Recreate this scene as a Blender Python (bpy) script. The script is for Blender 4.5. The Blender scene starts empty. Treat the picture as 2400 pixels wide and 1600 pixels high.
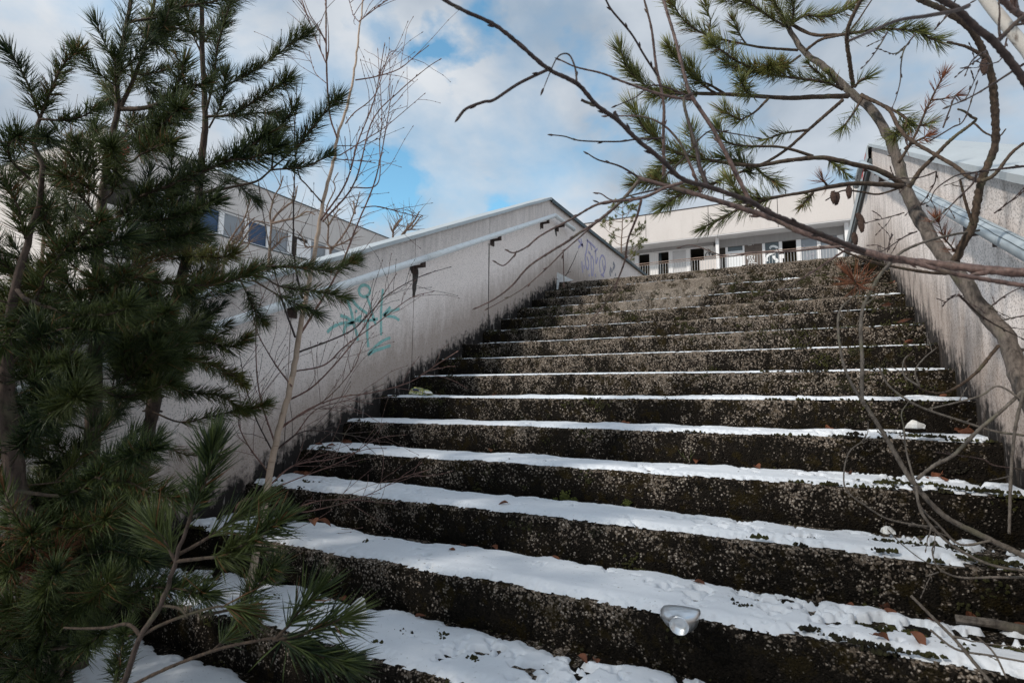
import bpy, math, random
import numpy as np
from mathutils import Matrix, Vector

# ------------------------------------------------------------------ camera
SC = bpy.context.scene
COL = SC.collection
YAW, PITCH, ROLL = math.radians(27.7525), math.radians(6.1211), math.radians(0.6499)
FPX = 1322.577                      # focal length in photo pixels (2400 wide)
C = np.array([2.7207, -3.1566, -0.0279])
T, RS, W = 0.35442, 0.16, 3.368     # tread, riser, stair width
SL = RS / T
def _rot(y, p, ro):
    cy, sy, cp, sp = math.cos(y), math.sin(y), math.cos(p), math.sin(p)
    f = np.array([-sy*cp, cy*cp, sp]); rt = np.array([cy, sy, 0.0]); u = np.cross(rt, f)
    c, s = math.cos(ro), math.sin(ro)
    return np.array([c*rt + s*u, -s*rt + c*u, f])
R = _rot(YAW, PITCH, ROLL)
cd = bpy.data.cameras.new('camera'); cam = bpy.data.objects.new('camera', cd); COL.objects.link(cam)
cd.sensor_width = 36; cd.sensor_fit = 'HORIZONTAL'; cd.lens = FPX/2400*36
cd.clip_start = 0.05; cd.clip_end = 3000
cd.dof.use_dof = True; cd.dof.focus_distance = 4.2; cd.dof.aperture_fstop = 9.0
m = Matrix.Identity(4)
for i in range(3):
    m[i][0], m[i][1], m[i][2], m[i][3] = R[0][i], R[1][i], -R[2][i], C[i]
cam.matrix_world = m
SC.camera = cam

# ------------------------------------------------------------------ sky, sun, exposure
SUN_EL, SUN_AZ = math.radians(35), math.radians(212)      # azimuth clockwise from +Y
sdir = Vector((math.sin(SUN_AZ)*math.cos(SUN_EL), math.cos(SUN_AZ)*math.cos(SUN_EL), math.sin(SUN_EL)))
wd = bpy.data.worlds.new('World'); SC.world = wd; wd.use_nodes = True
nt = wd.node_tree; nt.nodes.clear()
def N(t, **kw):
    n = nt.nodes.new(t)
    for k, v in kw.items():
        if isinstance(k, str) and hasattr(n, k): setattr(n, k, v)
    return n
def lk(a, b): nt.links.new(a, b)
def math_(op, a, b=None, c=None, clamp=False):
    n = nt.nodes.new('ShaderNodeMath'); n.operation = op; n.use_clamp = clamp
    for i, v in enumerate((a, b, c)):
        if v is None: continue
        if isinstance(v, (int, float)): n.inputs[i].default_value = v
        else: nt.links.new(v, n.inputs[i])
    return n.outputs[0]
def ramp(fac, stops, interp='LINEAR'):
    n = nt.nodes.new('ShaderNodeValToRGB'); n.color_ramp.interpolation = interp
    e = n.color_ramp.elements
    while len(e) < len(stops): e.new(0.5)
    for el, (p, c) in zip(e, stops):
        el.position = p; el.color = (*c, 1) if len(c) == 3 else c
    nt.links.new(fac, n.inputs[0]); return n.outputs[0]
def gray(fac, a, b):                     # 0 at a, 1 at b, whichever is larger
    n = nt.nodes.new('ShaderNodeMapRange'); n.clamp = True
    n.inputs['From Min'].default_value = a; n.inputs['From Max'].default_value = b
    nt.links.new(fac, n.inputs['Value']); return n.outputs['Result']
def mix(f, a, b, mode='MIX'):
    n = nt.nodes.new('ShaderNodeMix'); n.data_type = 'RGBA'; n.blend_type = mode; n.clamp_factor = True
    for s, v in (('Factor', f), ('A', a), ('B', b)):
        i = [x for x in n.inputs if x.name == s and (x.type == 'VALUE' if s == 'Factor' else x.type == 'RGBA')][0]
        if isinstance(v, (int, float)): i.default_value = v
        elif isinstance(v, tuple): i.default_value = (*v, 1)
        else: nt.links.new(v, i)
    return [o for o in n.outputs if o.type == 'RGBA'][0]
def noise(vec, scale, detail=4, rough=0.55, dist=0.0, dims='3D'):
    n = nt.nodes.new('ShaderNodeTexNoise'); n.inputs['Scale'].default_value = scale
    n.inputs['Detail'].default_value = detail; n.inputs['Roughness'].default_value = rough
    n.inputs['Distortion'].default_value = dist
    if vec is not None: nt.links.new(vec, n.inputs['Vector'])
    return n.outputs['Fac']
def voro(vec, scale, out='Distance', feature='F1', rnd=1.0):
    n = nt.nodes.new('ShaderNodeTexVoronoi'); n.feature = feature
    n.inputs['Scale'].default_value = scale; n.inputs['Randomness'].default_value = rnd
    nt.links.new(vec, n.inputs['Vector']); return n.outputs[out]
def vmath(op, a, b):
    n = nt.nodes.new('ShaderNodeVectorMath'); n.operation = op
    for i, v in enumerate((a, b)):
        if isinstance(v, tuple): n.inputs[i].default_value = v
        else: nt.links.new(v, n.inputs[i])
    return n.outputs['Value'] if op in ('DOT_PRODUCT', 'LENGTH', 'DISTANCE') else n.outputs[0]
def sep(v):
    n = nt.nodes.new('ShaderNodeSeparateXYZ'); nt.links.new(v, n.inputs[0]); return n.outputs
def comb(x, y, z):
    n = nt.nodes.new('ShaderNodeCombineXYZ')
    for i, v in enumerate((x, y, z)):
        if isinstance(v, (int, float)): n.inputs[i].default_value = v
        else: nt.links.new(v, n.inputs[i])
    return n.outputs[0]

sky = N('ShaderNodeTexSky'); sky.sky_type = 'NISHITA'; sky.sun_disc = False
sky.sun_elevation = SUN_EL; sky.sun_rotation = SUN_AZ; sky.air_density = 1.0; sky.dust_density = 0.6; sky.ozone_density = 1.6
gen = N('ShaderNodeTexCoord').outputs['Generated']
sx, sy_, sz = sep(gen)
OFF = (3.1, 1.7, 0.0)
dome = vmath('ADD', vmath('MULTIPLY', gen, (1.0, 1.0, 1.55)), OFF)
big = noise(dome, 2.3, 8, 0.56, 0.25)
fine = noise(dome, 6.0, 6, 0.5, 0.2)
soft = noise(vmath('ADD', dome, (.05, .08, -.09)), 2.0, 4, 0.5, 0.2)
cover = math_('ADD', math_('MULTIPLY', big, 0.72), math_('MULTIPLY', fine, 0.28))
# open gaps of blue between the cloud banks
def dirof(px, py):
    v = R.T @ np.array([(px-1200)/FPX, (800-py)/FPX, 1.0]); return v/np.linalg.norm(v)
wob = math_('ADD', math_('MULTIPLY', math_('SUBTRACT', fine, 0.5), 0.20), math_('MULTIPLY', math_('SUBTRACT', noise(dome, 13, 5, .55), 0.5), 0.13))
gap = None
for (px, py, r, s) in ((1035, 112, 0.060, .8), (1110, 50, 0.045, .4), (925, 405, 0.05, 0.36), (1165, 480, 0.04, 0.33), (880, 60, .05, .3),
                       (1390, 215, 0.06, 0.35), (905, 455, .05, .5), (-900, 300, 0.22, 0.8), (3300, 200, 0.2, 0.8), (2200, -900, .25, .8), (500, -1200, .3, .8)):
    d = vmath('DISTANCE', gen, tuple(dirof(px, py)))
    g = math_('MULTIPLY', math_('SUBTRACT', 1.0, math_('DIVIDE', math_('ADD', d, wob), r), clamp=True), s)
    gap = g if gap is None else math_('MAXIMUM', gap, g)
cl = math_('ADD', math_('MULTIPLY', math_('SUBTRACT', cover, 0.40), 4.2), 0.56)
cl = math_('ADD', math_('MINIMUM', cl, 1.0), gray(sz, .30, .05))        # closes up towards the horizon
cl = math_('SUBTRACT', math_('MINIMUM', cl, 1.0), math_('MULTIPLY', gap, 2.0), clamp=True)
cl = math_('MINIMUM', math_('MAXIMUM', cl, 0.0), 0.97)
shade = math_('ADD', math_('MULTIPLY', fine, 0.42), math_('MULTIPLY', soft, 0.58))
ccol = ramp(shade, [(0.36, (2.35, 2.75, 3.25)), (0.47, (3.5, 3.82, 4.22)), (0.60, (4.7, 4.88, 5.1))])
skyc = mix(cl, mix(1.0, sky.outputs[0], (1.05, 1.5, 1.4), 'MULTIPLY'), ccol)
bg = N('ShaderNodeBackground'); bg.inputs[1].default_value = 0.115
lk(skyc, bg.inputs[0]); wo = N('ShaderNodeOutputWorld'); lk(bg.outputs[0], wo.inputs[0])

sl = bpy.data.lights.new('sun', 'SUN'); sl.energy = 2.2; sl.angle = math.radians(4.0); sl.color = (1.0, 0.93, 0.84)
so = bpy.data.objects.new('sun', sl); COL.objects.link(so); so.rotation_euler = sdir.to_track_quat('Z', 'Y').to_euler(); so.location = (-20, -30, 25)
SC.view_settings.view_transform = 'Standard'; SC.view_settings.look = 'None'
SC.view_settings.exposure = 0.52; SC.view_settings.gamma = 1.0; SC.view_settings.use_curve_mapping = False
SC.cycles.use_denoising = True; SC.cycles.max_bounces = 6; SC.cycles.transparent_max_bounces = 8

# ------------------------------------------------------------------ points of the place from the survey of the photo
def ray(x, y): return R.T @ np.array([(x-1200)/FPX, (800-y)/FPX, 1.0])
def at(x, y, d): return C + ray(x, y)*d
def on(x, y, ax, v):
    d = ray(x, y); return C + d*(v - C[ax])/d[ax]
def pj(P):
    d = R @ (np.asarray(P) - C); return 1200 + FPX*d[0]/d[2], 800 - FPX*d[1]/d[2], d[2]

# ------------------------------------------------------------------ mesh helpers
RNG = np.random.default_rng(7); random.seed(7)
class MB:
    def __init__(s): s.v = []; s.f = []; s.n = 0; s.t = []
    def add(s, v, f, tint=None):
        v = np.asarray(v, float); s.v.append(v)
        s.f += [tuple(i + s.n for i in q) for q in f]; s.n += len(v)
        return s
    def box(s, a, b):
        (x0, y0, z0), (x1, y1, z1) = a, b
        return s.add([(x0,y0,z0),(x1,y0,z0),(x1,y1,z0),(x0,y1,z0),(x0,y0,z1),(x1,y0,z1),(x1,y1,z1),(x0,y1,z1)],
                     [(0,3,2,1),(4,5,6,7),(0,1,5,4),(1,2,6,5),(2,3,7,6),(3,0,4,7)])
    def prism(s, prof, x0, x1):                       # profile in (y,z), extruded along X
        n = len(prof); v = [(x0, y, z) for y, z in prof] + [(x1, y, z) for y, z in prof]
        f = [(i, (i+1) % n, n+(i+1) % n, n+i) for i in range(n)] + [tuple(range(n-1, -1, -1)), tuple(range(n, 2*n))]
        return s.add(v, f)
    def sweep(s, secs, closed=True, caps=True):       # list of rings
        m_ = len(secs[0]); v = np.concatenate(secs); f = []
        for i in range(len(secs)-1):
            for j in range(m_ if closed else m_-1):
                k = (j+1) % m_; f.append((i*m_+j, i*m_+k, (i+1)*m_+k, (i+1)*m_+j))
        if caps: f += [tuple(range(m_-1, -1, -1)), tuple(range((len(secs)-1)*m_, len(secs)*m_))]
        return s.add(v, f)
    def tube(s, P, rad, n=8, rough=0.0):
        P = np.asarray(P, float); rad = np.broadcast_to(np.asarray(rad, float), (len(P),))
        tg = np.gradient(P, axis=0); tg /= np.linalg.norm(tg, axis=1)[:, None] + 1e-9
        a = np.cross(tg[0], (0, 0, 1.0)); a = a if np.linalg.norm(a) > .1 else np.cross(tg[0], (0, 1.0, 0)); a /= np.linalg.norm(a)
        rings = []; ang = np.linspace(0, 2*np.pi, n, endpoint=False)
        for p, t_, r in zip(P, tg, rad):
            a = a - t_*np.dot(a, t_); a /= np.linalg.norm(a) + 1e-9; b = np.cross(t_, a)
            rr = r*(1 + (RNG.uniform(-rough, rough, n) if rough else 0))
            rings.append(p + (np.cos(ang)*rr)[:, None]*a + (np.sin(ang)*rr)[:, None]*b)
        return s.sweep(rings)
    def mesh(s, name):
        me = bpy.data.meshes.new(name); v = np.concatenate(s.v) if s.v else np.zeros((0, 3))
        me.from_pydata(v.tolist(), [], s.f); me.update(); return me
    def build(s, name, mat, parent=None, smooth=False, **props):
        return link(name, s.mesh(name), mat, parent, smooth, **props)
def link(name, me, mat, parent=None, smooth=False, **props):
    o = bpy.data.objects.new(name, me); COL.objects.link(o)
    if mat and not me.materials: me.materials.append(mat)
    if smooth: me.polygons.foreach_set('use_smooth', [True]*len(me.polygons))
    if parent: o.parent = parent; o.matrix_parent_inverse = parent.matrix_world.inverted()
    for k, v in props.items(): o[k] = v
    return o
def thing(name, loc, label, category, group=None):
    o = bpy.data.objects.new(name, None); COL.objects.link(o); o.location = loc; o.empty_display_size = .1
    o.matrix_world = Matrix.Translation(Vector([float(x) for x in loc]))
    o['label'] = label; o['category'] = category
    if group: o['group'] = group
    return o
def spline(P, n):
    P = np.asarray(P, float)
    if len(P) < 3: return np.array([P[0] + (P[-1]-P[0])*t for t in np.linspace(0, 1, n)])
    Q = np.vstack([2*P[0]-P[1], P, 2*P[-1]-P[-2]]); L = np.r_[0, np.cumsum(np.linalg.norm(np.diff(P, axis=0), axis=1))]; out = []
    for s in np.linspace(0, L[-1], n):
        i = min(max(np.searchsorted(L, s)-1, 0), len(P)-2); t = (s-L[i])/(L[i+1]-L[i]+1e-9)
        p0, p1, p2, p3 = Q[i:i+4]
        out.append(.5*((2*p1)+(-p0+p2)*t+(2*p0-5*p1+4*p2-p3)*t*t+(-p0+3*p1-3*p2+p3)*t**3))
    return np.array(out)
def vnoise(seed):                                      # cheap smooth 2-D value noise
    tab = np.random.default_rng(seed).random((64, 64))
    def f(x, y):
        x = np.asarray(x, float); y = np.asarray(y, float); xi = np.floor(x).astype(int); yi = np.floor(y).astype(int)
        fx = x-xi; fy = y-yi; fx = fx*fx*(3-2*fx); fy = fy*fy*(3-2*fy)
        g = lambda i, j: tab[i % 64, j % 64]
        return (g(xi, yi)*(1-fx)+g(xi+1, yi)*fx)*(1-fy)+(g(xi, yi+1)*(1-fx)+g(xi+1, yi+1)*fx)*fy
    return f

# ------------------------------------------------------------------ materials
def material(name, fn, **kw):
    global nt
    ma = bpy.data.materials.new(name); ma.use_nodes = True; nt = ma.node_tree; nt.nodes.clear()
    out = nt.nodes.new('ShaderNodeOutputMaterial'); b = nt.nodes.new('ShaderNodeBsdfPrincipled'); nt.links.new(b.outputs[0], out.inputs[0])
    b.inputs['Roughness'].default_value = kw.get('rough', .8); b.inputs['Metallic'].default_value = kw.get('metal', 0)
    b.inputs['Specular IOR Level'].default_value = kw.get('spec', .35)
    pos = nt.nodes.new('ShaderNodeNewGeometry').outputs['Position']
    r = fn(pos, b) if callable(fn) else fn
    if isinstance(r, tuple) and len(r) == 2 and not isinstance(r[0], (int, float)): col, h = r
    else: col, h = r, None
    if isinstance(col, tuple): b.inputs['Base Color'].default_value = (*col, 1)
    else: nt.links.new(col, b.inputs['Base Color'])
    if h is not None:
        bp = nt.nodes.new('ShaderNodeBump'); bp.inputs['Strength'].default_value = kw.get('bump', .5); bp.inputs['Distance'].default_value = kw.get('bdist', .004)
        nt.links.new(h, bp.inputs['Height']); nt.links.new(bp.outputs[0], b.inputs['Normal'])
    return ma
def plain(col, var=.12, scale=30):
    def f(pos, b):
        n = noise(pos, scale, 4); lo = tuple(c*(1-var) for c in col); hi = tuple(min(1, c*(1+var)) for c in col)
        return ramp(n, [(.3, lo), (.7, hi)]), n
    return f

def stair_mat(pos, b):
    x, y, z = sep(pos)
    wv = vmath('ADD', pos, vmath('MULTIPLY', comb(noise(pos, 60, 2), noise(pos, 71, 2), noise(pos, 83, 2)), (.012, .012, .012)))
    dist = voro(wv, 128); cellc = voro(wv, 128, 'Color'); r1, r2, r3 = sep(cellc)
    small = voro(pos, 190); sc_ = sep(voro(pos, 190, 'Color'))[0]
    peb = math_('SUBTRACT', 1.0, math_('MULTIPLY', dist, 1.55), clamp=True)
    pebcol = mix(math_('POWER', r1, 1.4), (.11, .093, .077), (.50, .44, .38))
    matrix_ = mix(noise(pos, 40, 3), (.085, .065, .048), (.24, .195, .155))
    base = mix(gray(peb, .25, .45), matrix_, pebcol)
    base = mix(math_('MULTIPLY', gray(small, .22, .12), math_('GREATER_THAN', sc_, .6)), base, (.50, .44, .37))
    # black lichen film growing over the aggregate, heavier low on the flight and by the walls
    g1 = noise(pos, 2.6, 4, .6, .5); gm = noise(pos, 8.5, 4, .6, .6); g2 = noise(vmath('MULTIPLY', pos, (1, 1, .45)), 21, 6, .7, .7)
    run = noise(vmath('MULTIPLY', pos, (1, .6, .10)), 11, 3, .6)
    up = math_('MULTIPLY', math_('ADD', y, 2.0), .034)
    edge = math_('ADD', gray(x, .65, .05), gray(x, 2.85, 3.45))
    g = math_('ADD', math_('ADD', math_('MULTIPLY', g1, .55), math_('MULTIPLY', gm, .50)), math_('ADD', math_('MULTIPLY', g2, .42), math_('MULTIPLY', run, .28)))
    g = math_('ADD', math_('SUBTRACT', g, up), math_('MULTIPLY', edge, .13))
    zf_ = math_('FRACT', math_('DIVIDE', math_('ADD', z, 3.2), RS))      # edge light on the nosing, shade at the riser foot, painted in beside wear
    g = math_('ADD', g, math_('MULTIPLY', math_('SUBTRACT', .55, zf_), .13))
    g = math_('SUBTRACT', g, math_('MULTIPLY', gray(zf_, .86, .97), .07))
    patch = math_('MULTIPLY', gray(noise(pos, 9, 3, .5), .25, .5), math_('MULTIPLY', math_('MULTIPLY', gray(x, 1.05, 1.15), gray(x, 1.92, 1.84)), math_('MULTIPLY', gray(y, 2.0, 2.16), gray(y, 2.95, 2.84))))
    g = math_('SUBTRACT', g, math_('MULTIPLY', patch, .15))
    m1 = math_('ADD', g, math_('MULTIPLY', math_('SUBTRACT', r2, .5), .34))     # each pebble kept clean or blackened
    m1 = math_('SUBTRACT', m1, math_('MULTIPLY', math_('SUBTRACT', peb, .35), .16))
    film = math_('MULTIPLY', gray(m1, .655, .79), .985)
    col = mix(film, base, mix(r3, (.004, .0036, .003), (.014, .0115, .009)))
    col = mix(math_('MULTIPLY', patch, .28), col, mix(noise(pos, 120, 3), (.22, .19, .165), (.46, .42, .37)))
    mo = math_('MULTIPLY', gray(noise(pos, 15, 5, .72), .52, .60), gray(noise(pos, 2.1, 3), .36, .52))
    col = mix(math_('MULTIPLY', mo, .8), col, mix(noise(pos, 150, 2), (.010, .007, .0035), (.036, .027, .009)))
    return col, math_('ADD', math_('MULTIPLY', peb, .7), math_('MULTIPLY', noise(pos, 160, 3), .4))
M_STAIR = material('stair_aggregate', stair_mat, rough=.95, bump=.8, bdist=.008, spec=.06)

def wall_mat(side):
    def f(pos, b):
        x, y, z = sep(pos)
        h = math_('SUBTRACT', z, math_('MULTIPLY', math_('MINIMUM', y, 3.19), SL))
        st = vmath('MULTIPLY', pos, (1, 1, .16))
        n1 = noise(pos, 3.0, 5, .6); n2 = noise(st, 14, 4, .65, .3); n3 = noise(pos, 22, 4, .65)
        base = mix(n1, (.83, .745, .70), (.90, .825, .785))
        spk = voro(pos, 105); spc = sep(voro(pos, 105, 'Color'))[0]
        dk = math_('MULTIPLY', gray(spk, .50, .30), math_('GREATER_THAN', spc, .66 if side < 0 else .52))
        base = mix(math_('MULTIPLY', dk, .42 if side < 0 else .6), base, (.22, .19, .165))
        base = mix(math_('MULTIPLY', math_('MULTIPLY', gray(spk, .3, .2), math_('LESS_THAN', spc, .25)), .5), base, (.70, .66, .62))
        # mould creeping up from the treads, brown damp above it, shade painted in below the coping
        lim = math_('ADD', math_('MULTIPLY', n2, .42), math_('MULTIPLY', n3, .22))
        damp = gray(math_('SUBTRACT', h, math_('MULTIPLY', lim, 1.0)), .22, -.10)
        base = mix(math_('MULTIPLY', damp, .62), base, (.235, .165, .12))
        mould = gray(math_('SUBTRACT', h, math_('MULTIPLY', math_('ADD', math_('MULTIPLY', n2, .5), math_('MULTIPLY', n3, .5)), .62)), -.205, -.30)
        base = mix(mould, base, mix(n3, (.012, .011, .011), (.045, .04, .038)))
        flake = math_('MULTIPLY', math_('MULTIPLY', gray(noise(st, 30, 4, .7), .60, .66), gray(h, .32, .02)), .6)
        base = mix(flake, base, (.55, .50, .47))
        cop_shade = math_('MULTIPLY', gray(math_('ADD', h, math_('MULTIPLY', n2, .5)), 1.08, 1.42), .5)
        base = mix(cop_shade, base, (.16, .145, .135))
        if side > 0:
            run = math_('MULTIPLY', gray(noise(vmath('MULTIPLY', pos, (1, 1, .06)), 13, 4, .65), 0.50, .70), .38)
            base = mix(run, base, mix(n1, (.25, .17, .115), (.13, .12, .12)))
            blk = math_('MULTIPLY', gray(noise(vmath('MULTIPLY', pos, (1, 1, .3)), 9, 5, .7), .50, .66), gray(h, .75, .2))
            base = mix(math_('MULTIPLY', blk, .7), base, (.06, .055, .05))
        return base, math_('ADD', spk, math_('MULTIPLY', n3, .5))
    return f
M_WALL_L = material('washed_concrete', wall_mat(-1), rough=.95, bump=.3, bdist=.004, spec=.1)
M_WALL_R = material('washed_concrete_stained', wall_mat(1), rough=.95, bump=.4, bdist=.004, spec=.1)
def facade(pos, b):
    spk = voro(pos, 26); n = noise(pos, .7, 4, .6); st = noise(vmath('MULTIPLY', pos, (1, 1, .12)), 1.6, 4, .6)
    c = mix(n, (.54, .50, .475), (.63, .59, .565)); c = mix(math_('MULTIPLY', gray(spk, .3, .15), .35), c, (.30, .26, .24))
    return mix(math_('MULTIPLY', gray(st, .55, .75), .35), c, (.36, .33, .30)), spk
M_FAC = material('facade_aggregate', facade, rough=.9, bump=.2)
M_SNOW = None
def snow_mat(pos, b):
    n = noise(pos, 16, 5, .6); s = noise(pos, 210, 3, .7); d = noise(pos, 46, 4, .75); e = noise(pos, 3.0, 3)
    c = mix(n, (.67, .71, .76), (.78, .81, .85))
    dirt = math_('MULTIPLY', gray(d, .62, .71), gray(e, .42, .62))
    c = mix(math_('MULTIPLY', dirt, .85), c, (.10, .075, .05))
    sp = math_('MULTIPLY', gray(voro(pos, 75), .14, .06), math_('GREATER_THAN', sep(voro(pos, 75, 'Color'))[0], .86))
    c = mix(math_('MULTIPLY', sp, .8), c, (.09, .06, .04))
    b.inputs['Subsurface Weight'].default_value = .0
    return c, math_('ADD', math_('MULTIPLY', n, 1.0), math_('MULTIPLY', s, .35))
M_SNOW = material('old_snow', snow_mat, rough=.6, bump=.35, bdist=.006, spec=.3)
def metal_mat(pos, b):
    n = noise(vmath('MULTIPLY', pos, (1, .35, 1)), 7, 4, .6); g = noise(pos, 40, 4, .7)
    c = mix(n, (.36, .395, .41), (.50, .535, .55)); c = mix(math_('MULTIPLY', gray(g, .58, .74), .5), c, (.26, .27, .25))
    return c, n
M_COP = material('zinc_sheet', metal_mat, rough=.45, spec=.5, bump=.15, bdist=.01)
def pipe_mat(pos, b):
    n = noise(pos, 9, 4, .6); g = noise(vmath('MULTIPLY', pos, (1, .3, 1)), 55, 4, .7); nm = nt.nodes.new('ShaderNodeNewGeometry').outputs['Normal']
    c = mix(n, (.68, .72, .74), (.80, .83, .84)); c = mix(math_('MULTIPLY', gray(g, .55, .72), .45), c, (.27, .28, .24))
    c = mix(math_('MULTIPLY', gray(noise(pos, 120, 3), .62, .7), .5), c, (.12, .11, .09)); return c, n
M_PIPE = material('galvanised_pipe', pipe_mat, rough=.38, spec=.55, bump=.06)
M_PIPE2 = material('shaded_pipe', lambda pos, b: (mix(noise(pos, 8, 4, .6), (.33, .39, .43), (.45, .505, .54)), noise(pos, 30, 3)), rough=.42, spec=.5, bump=.06)  # darker pipe copy, the right rail's shade put into its colour
M_RUST = material('rusty_steel', plain((.045, .028, .022), .5, 60), rough=.85)
M_DARKMET = material('dark_flashing_shade_and_streak', plain((.05, .065, .07), .3, 20), rough=.5)
M_RUSTRAIL = material('rusty_rail_paint', plain((.27, .19, .15), .4, 9), rough=.8)
M_BAL = material('baluster_paint', plain((.40, .40, .40), .15, 9), rough=.6)
M_WHITE = material('white_frame', plain((.78, .77, .77), .06, 3), rough=.6)
M_CORR = material('white_cladding', lambda pos, b: mix(math_('MULTIPLY', gray(math_('FRACT', math_('MULTIPLY', sep(pos)[0], 7.0)), .8, .95), .4), (.72, .70, .68), (.48, .47, .46)), rough=.7)
M_SOFFIT = material('soffit_board', plain((.58, .57, .57), .05, 2), rough=.8)
M_HEAD = material('grey_header', lambda pos, b: mix(noise(vmath('MULTIPLY', pos, (1, 1, .08)), 5, 4, .7), (.22, .21, .205), (.36, .345, .335)), rough=.8)
M_DARK = material('dark_room', plain((.035, .03, .025), .3, 2), rough=.9)
M_ROOMY = material('ochre_room', plain((.24, .17, .075), .25, 1), rough=.9)
M_GLASS = material('old_glass', plain((.05, .07, .08), .3, .6), rough=.08, spec=.6)
M_GLASSB = material('blue_glass', plain((.012, .045, .11), .3, .8), rough=.12, spec=.5)
M_GLASSG = material('milky_glass', plain((.23, .25, .275), .12, .8), rough=.2, spec=.5)
M_BROWN = material('brown_panel', plain((.12, .095, .082), .15, 4), rough=.7)
M_TEAL = material('teal_spray', plain((.27, .54, .51), .2, 60), rough=.8)
M_PURP = material('purple_marker', plain((.45, .42, .63), .25, 60), rough=.8)
M_GREYP = material('grey_marker', plain((.30, .30, .34), .2, 60), rough=.8)
M_WPAINT = material('white_paint', plain((.75, .77, .78), .1, 30), rough=.7)
M_BLKPAINT = material('black_marker', plain((.05, .05, .055), .2, 30), rough=.7)
M_REDP = material('red_paint', plain((.52, .06, .05), .25, 40), rough=.6)
M_STAIN = material('black_rust_stain', plain((.05, .042, .038), .5, 60), rough=.9)
M_PAPER = material('white_paper', plain((.74, .73, .70), .08, 60), rough=.8)
M_LEAF = material('dead_leaf', lambda pos, b: (mix(noise(pos, 30, 4), (.06, .024, .014), (.24, .088, .042)), noise(pos, 90, 3)), rough=.7)
M_MOSS = material('moss', lambda pos, b: (mix(gray(noise(pos, 7, 4, .65), .38, .66), (.012, .010, .006), (.048, .048, .010)), noise(pos, 400, 3)), rough=.95, bump=.8)
M_MOSSG = material('bright_moss', lambda pos, b: (mix(noise(pos, 120, 3), (.035, .045, .010), (.095, .105, .020)), noise(pos, 400, 3)), rough=.95, bump=.8)
M_GROUND = material('snowy_ground', lambda pos, b: (mix(gray(noise(pos, 1.3, 6, .65), .44, .56), (.07, .058, .035), (.78, .80, .83)), noise(pos, 9, 4)), rough=.9)
M_ALU = material('can_aluminium', plain((.86, .88, .90), .05, 30), rough=.34, metal=1.0)
M_GREEND = material('sprig_plastic', lambda pos, b: ramp(noise(pos, 45, 2), [(.40, (.10, .16, .06)), (.48, (.50, .44, .10)), (.56, (.62, .62, .55)), (.62, (.08, .15, .30))], 'CONSTANT'), rough=.5)

def bark(a, c, sc=40, stretch=.35, bump=.8):
    def f(pos, b):
        p = vmath('MULTIPLY', pos, (1, 1, stretch)); n = noise(p, sc, 5, .7, .4); n2 = noise(pos, sc*2.5, 3, .6)
        col = mix(gray(n, .35, .65), a, c); col = mix(math_('MULTIPLY', gray(n2, .6, .7), .6), col, tuple(.3*v for v in a))
        col = mix(math_('MULTIPLY', gray(noise(pos, 9, 4, .6), .56, .68), .5), col, (.12, .12, .07))
        return col, n
    return f
M_PBARK = material('pine_bark', bark((.030, .021, .017), (.115, .082, .066), 45), rough=.9, bdist=.006)
M_PBARKR = material('young_pine_bark', bark((.052, .043, .037), (.185, .155, .135), 75), rough=.9, bdist=.004)
M_TWIGP = material('pine_twig', bark((.028, .019, .014), (.105, .072, .05), 110), rough=.85, bdist=.002)
def birch(pos, b):
    p = vmath('MULTIPLY', pos, (1, 1, 9)); n = noise(p, 14, 4, .6); n2 = noise(pos, 30, 4, .6)
    c = mix(n2, (.31, .225, .165), (.56, .44, .345)); return mix(math_('MULTIPLY', gray(n, .60, .70), .55), c, (.16, .09, .06)), n
M_BIRCH = material('young_birch_bark', birch, rough=.65, bump=.3)
M_BIRCHW = material('white_birch_bark', lambda pos, b: (mix(gray(noise(vmath('MULTIPLY', pos, (9, 9, 1)), 9, 4), .58, .7), (.55, .52, .48), (.14, .11, .09)), noise(pos, 40)), rough=.7)
M_RTWIG = material('red_birch_twig', bark((.045, .025, .021), (.185, .115, .095), 90, .6), rough=.5, bdist=.002, spec=.45)
M_BTWIG = material('birch_sapling_twig', bark((.085, .042, .034), (.25, .14, .115), 90, .6), rough=.55, bdist=.002)
M_DTWIG = material('dark_birch_twig', bark((.022, .014, .013), (.075, .048, .041), 90, .6), rough=.55, bdist=.002)
M_GTWIG = material('grey_dry_twig', bark((.06, .05, .042), (.165, .143, .122), 70, .6), rough=.8, bdist=.002)
M_OTWIG = material('tan_shrub_twig', bark((.085, .055, .042), (.235, .17, .13), 60, .6), rough=.8, bdist=.003)
def needle_mat(a, c, tip):
    def f(pos, b):
        at_ = nt.nodes.new('ShaderNodeAttribute'); at_.attribute_name = 'rnd'; r = at_.outputs['Fac']
        col = mix(r, a, c); col = mix(math_('MULTIPLY', gray(noise(pos, 5, 3), .5, .7), .5), col, tip)
        col = mix(math_('GREATER_THAN', r, .965), col, (.16, .075, .03))
        b.inputs['Specular IOR Level'].default_value = .25
        return col
    return f
M_NEED = material('dark_pine_needles', needle_mat((.010, .023, .009), (.100, .130, .036), (.105, .115, .022)), rough=.45)
M_NEEDR = material('olive_pine_needles', needle_mat((.05, .062, .016), (.21, .225, .07), (.20, .195, .045)), rough=.45)
M_NEEDY = material('yellowing_pine_needles', needle_mat((.07, .075, .018), (.15, .15, .035), (.16, .15, .03)), rough=.5)
M_NEEDD = material('dead_pine_needles', needle_mat((.10, .035, .018), (.25, .095, .05), (.2, .1, .05)), rough=.7)
M_CONE = material('pine_cone', plain((.055, .032, .024), .4, 90), rough=.8)

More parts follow.
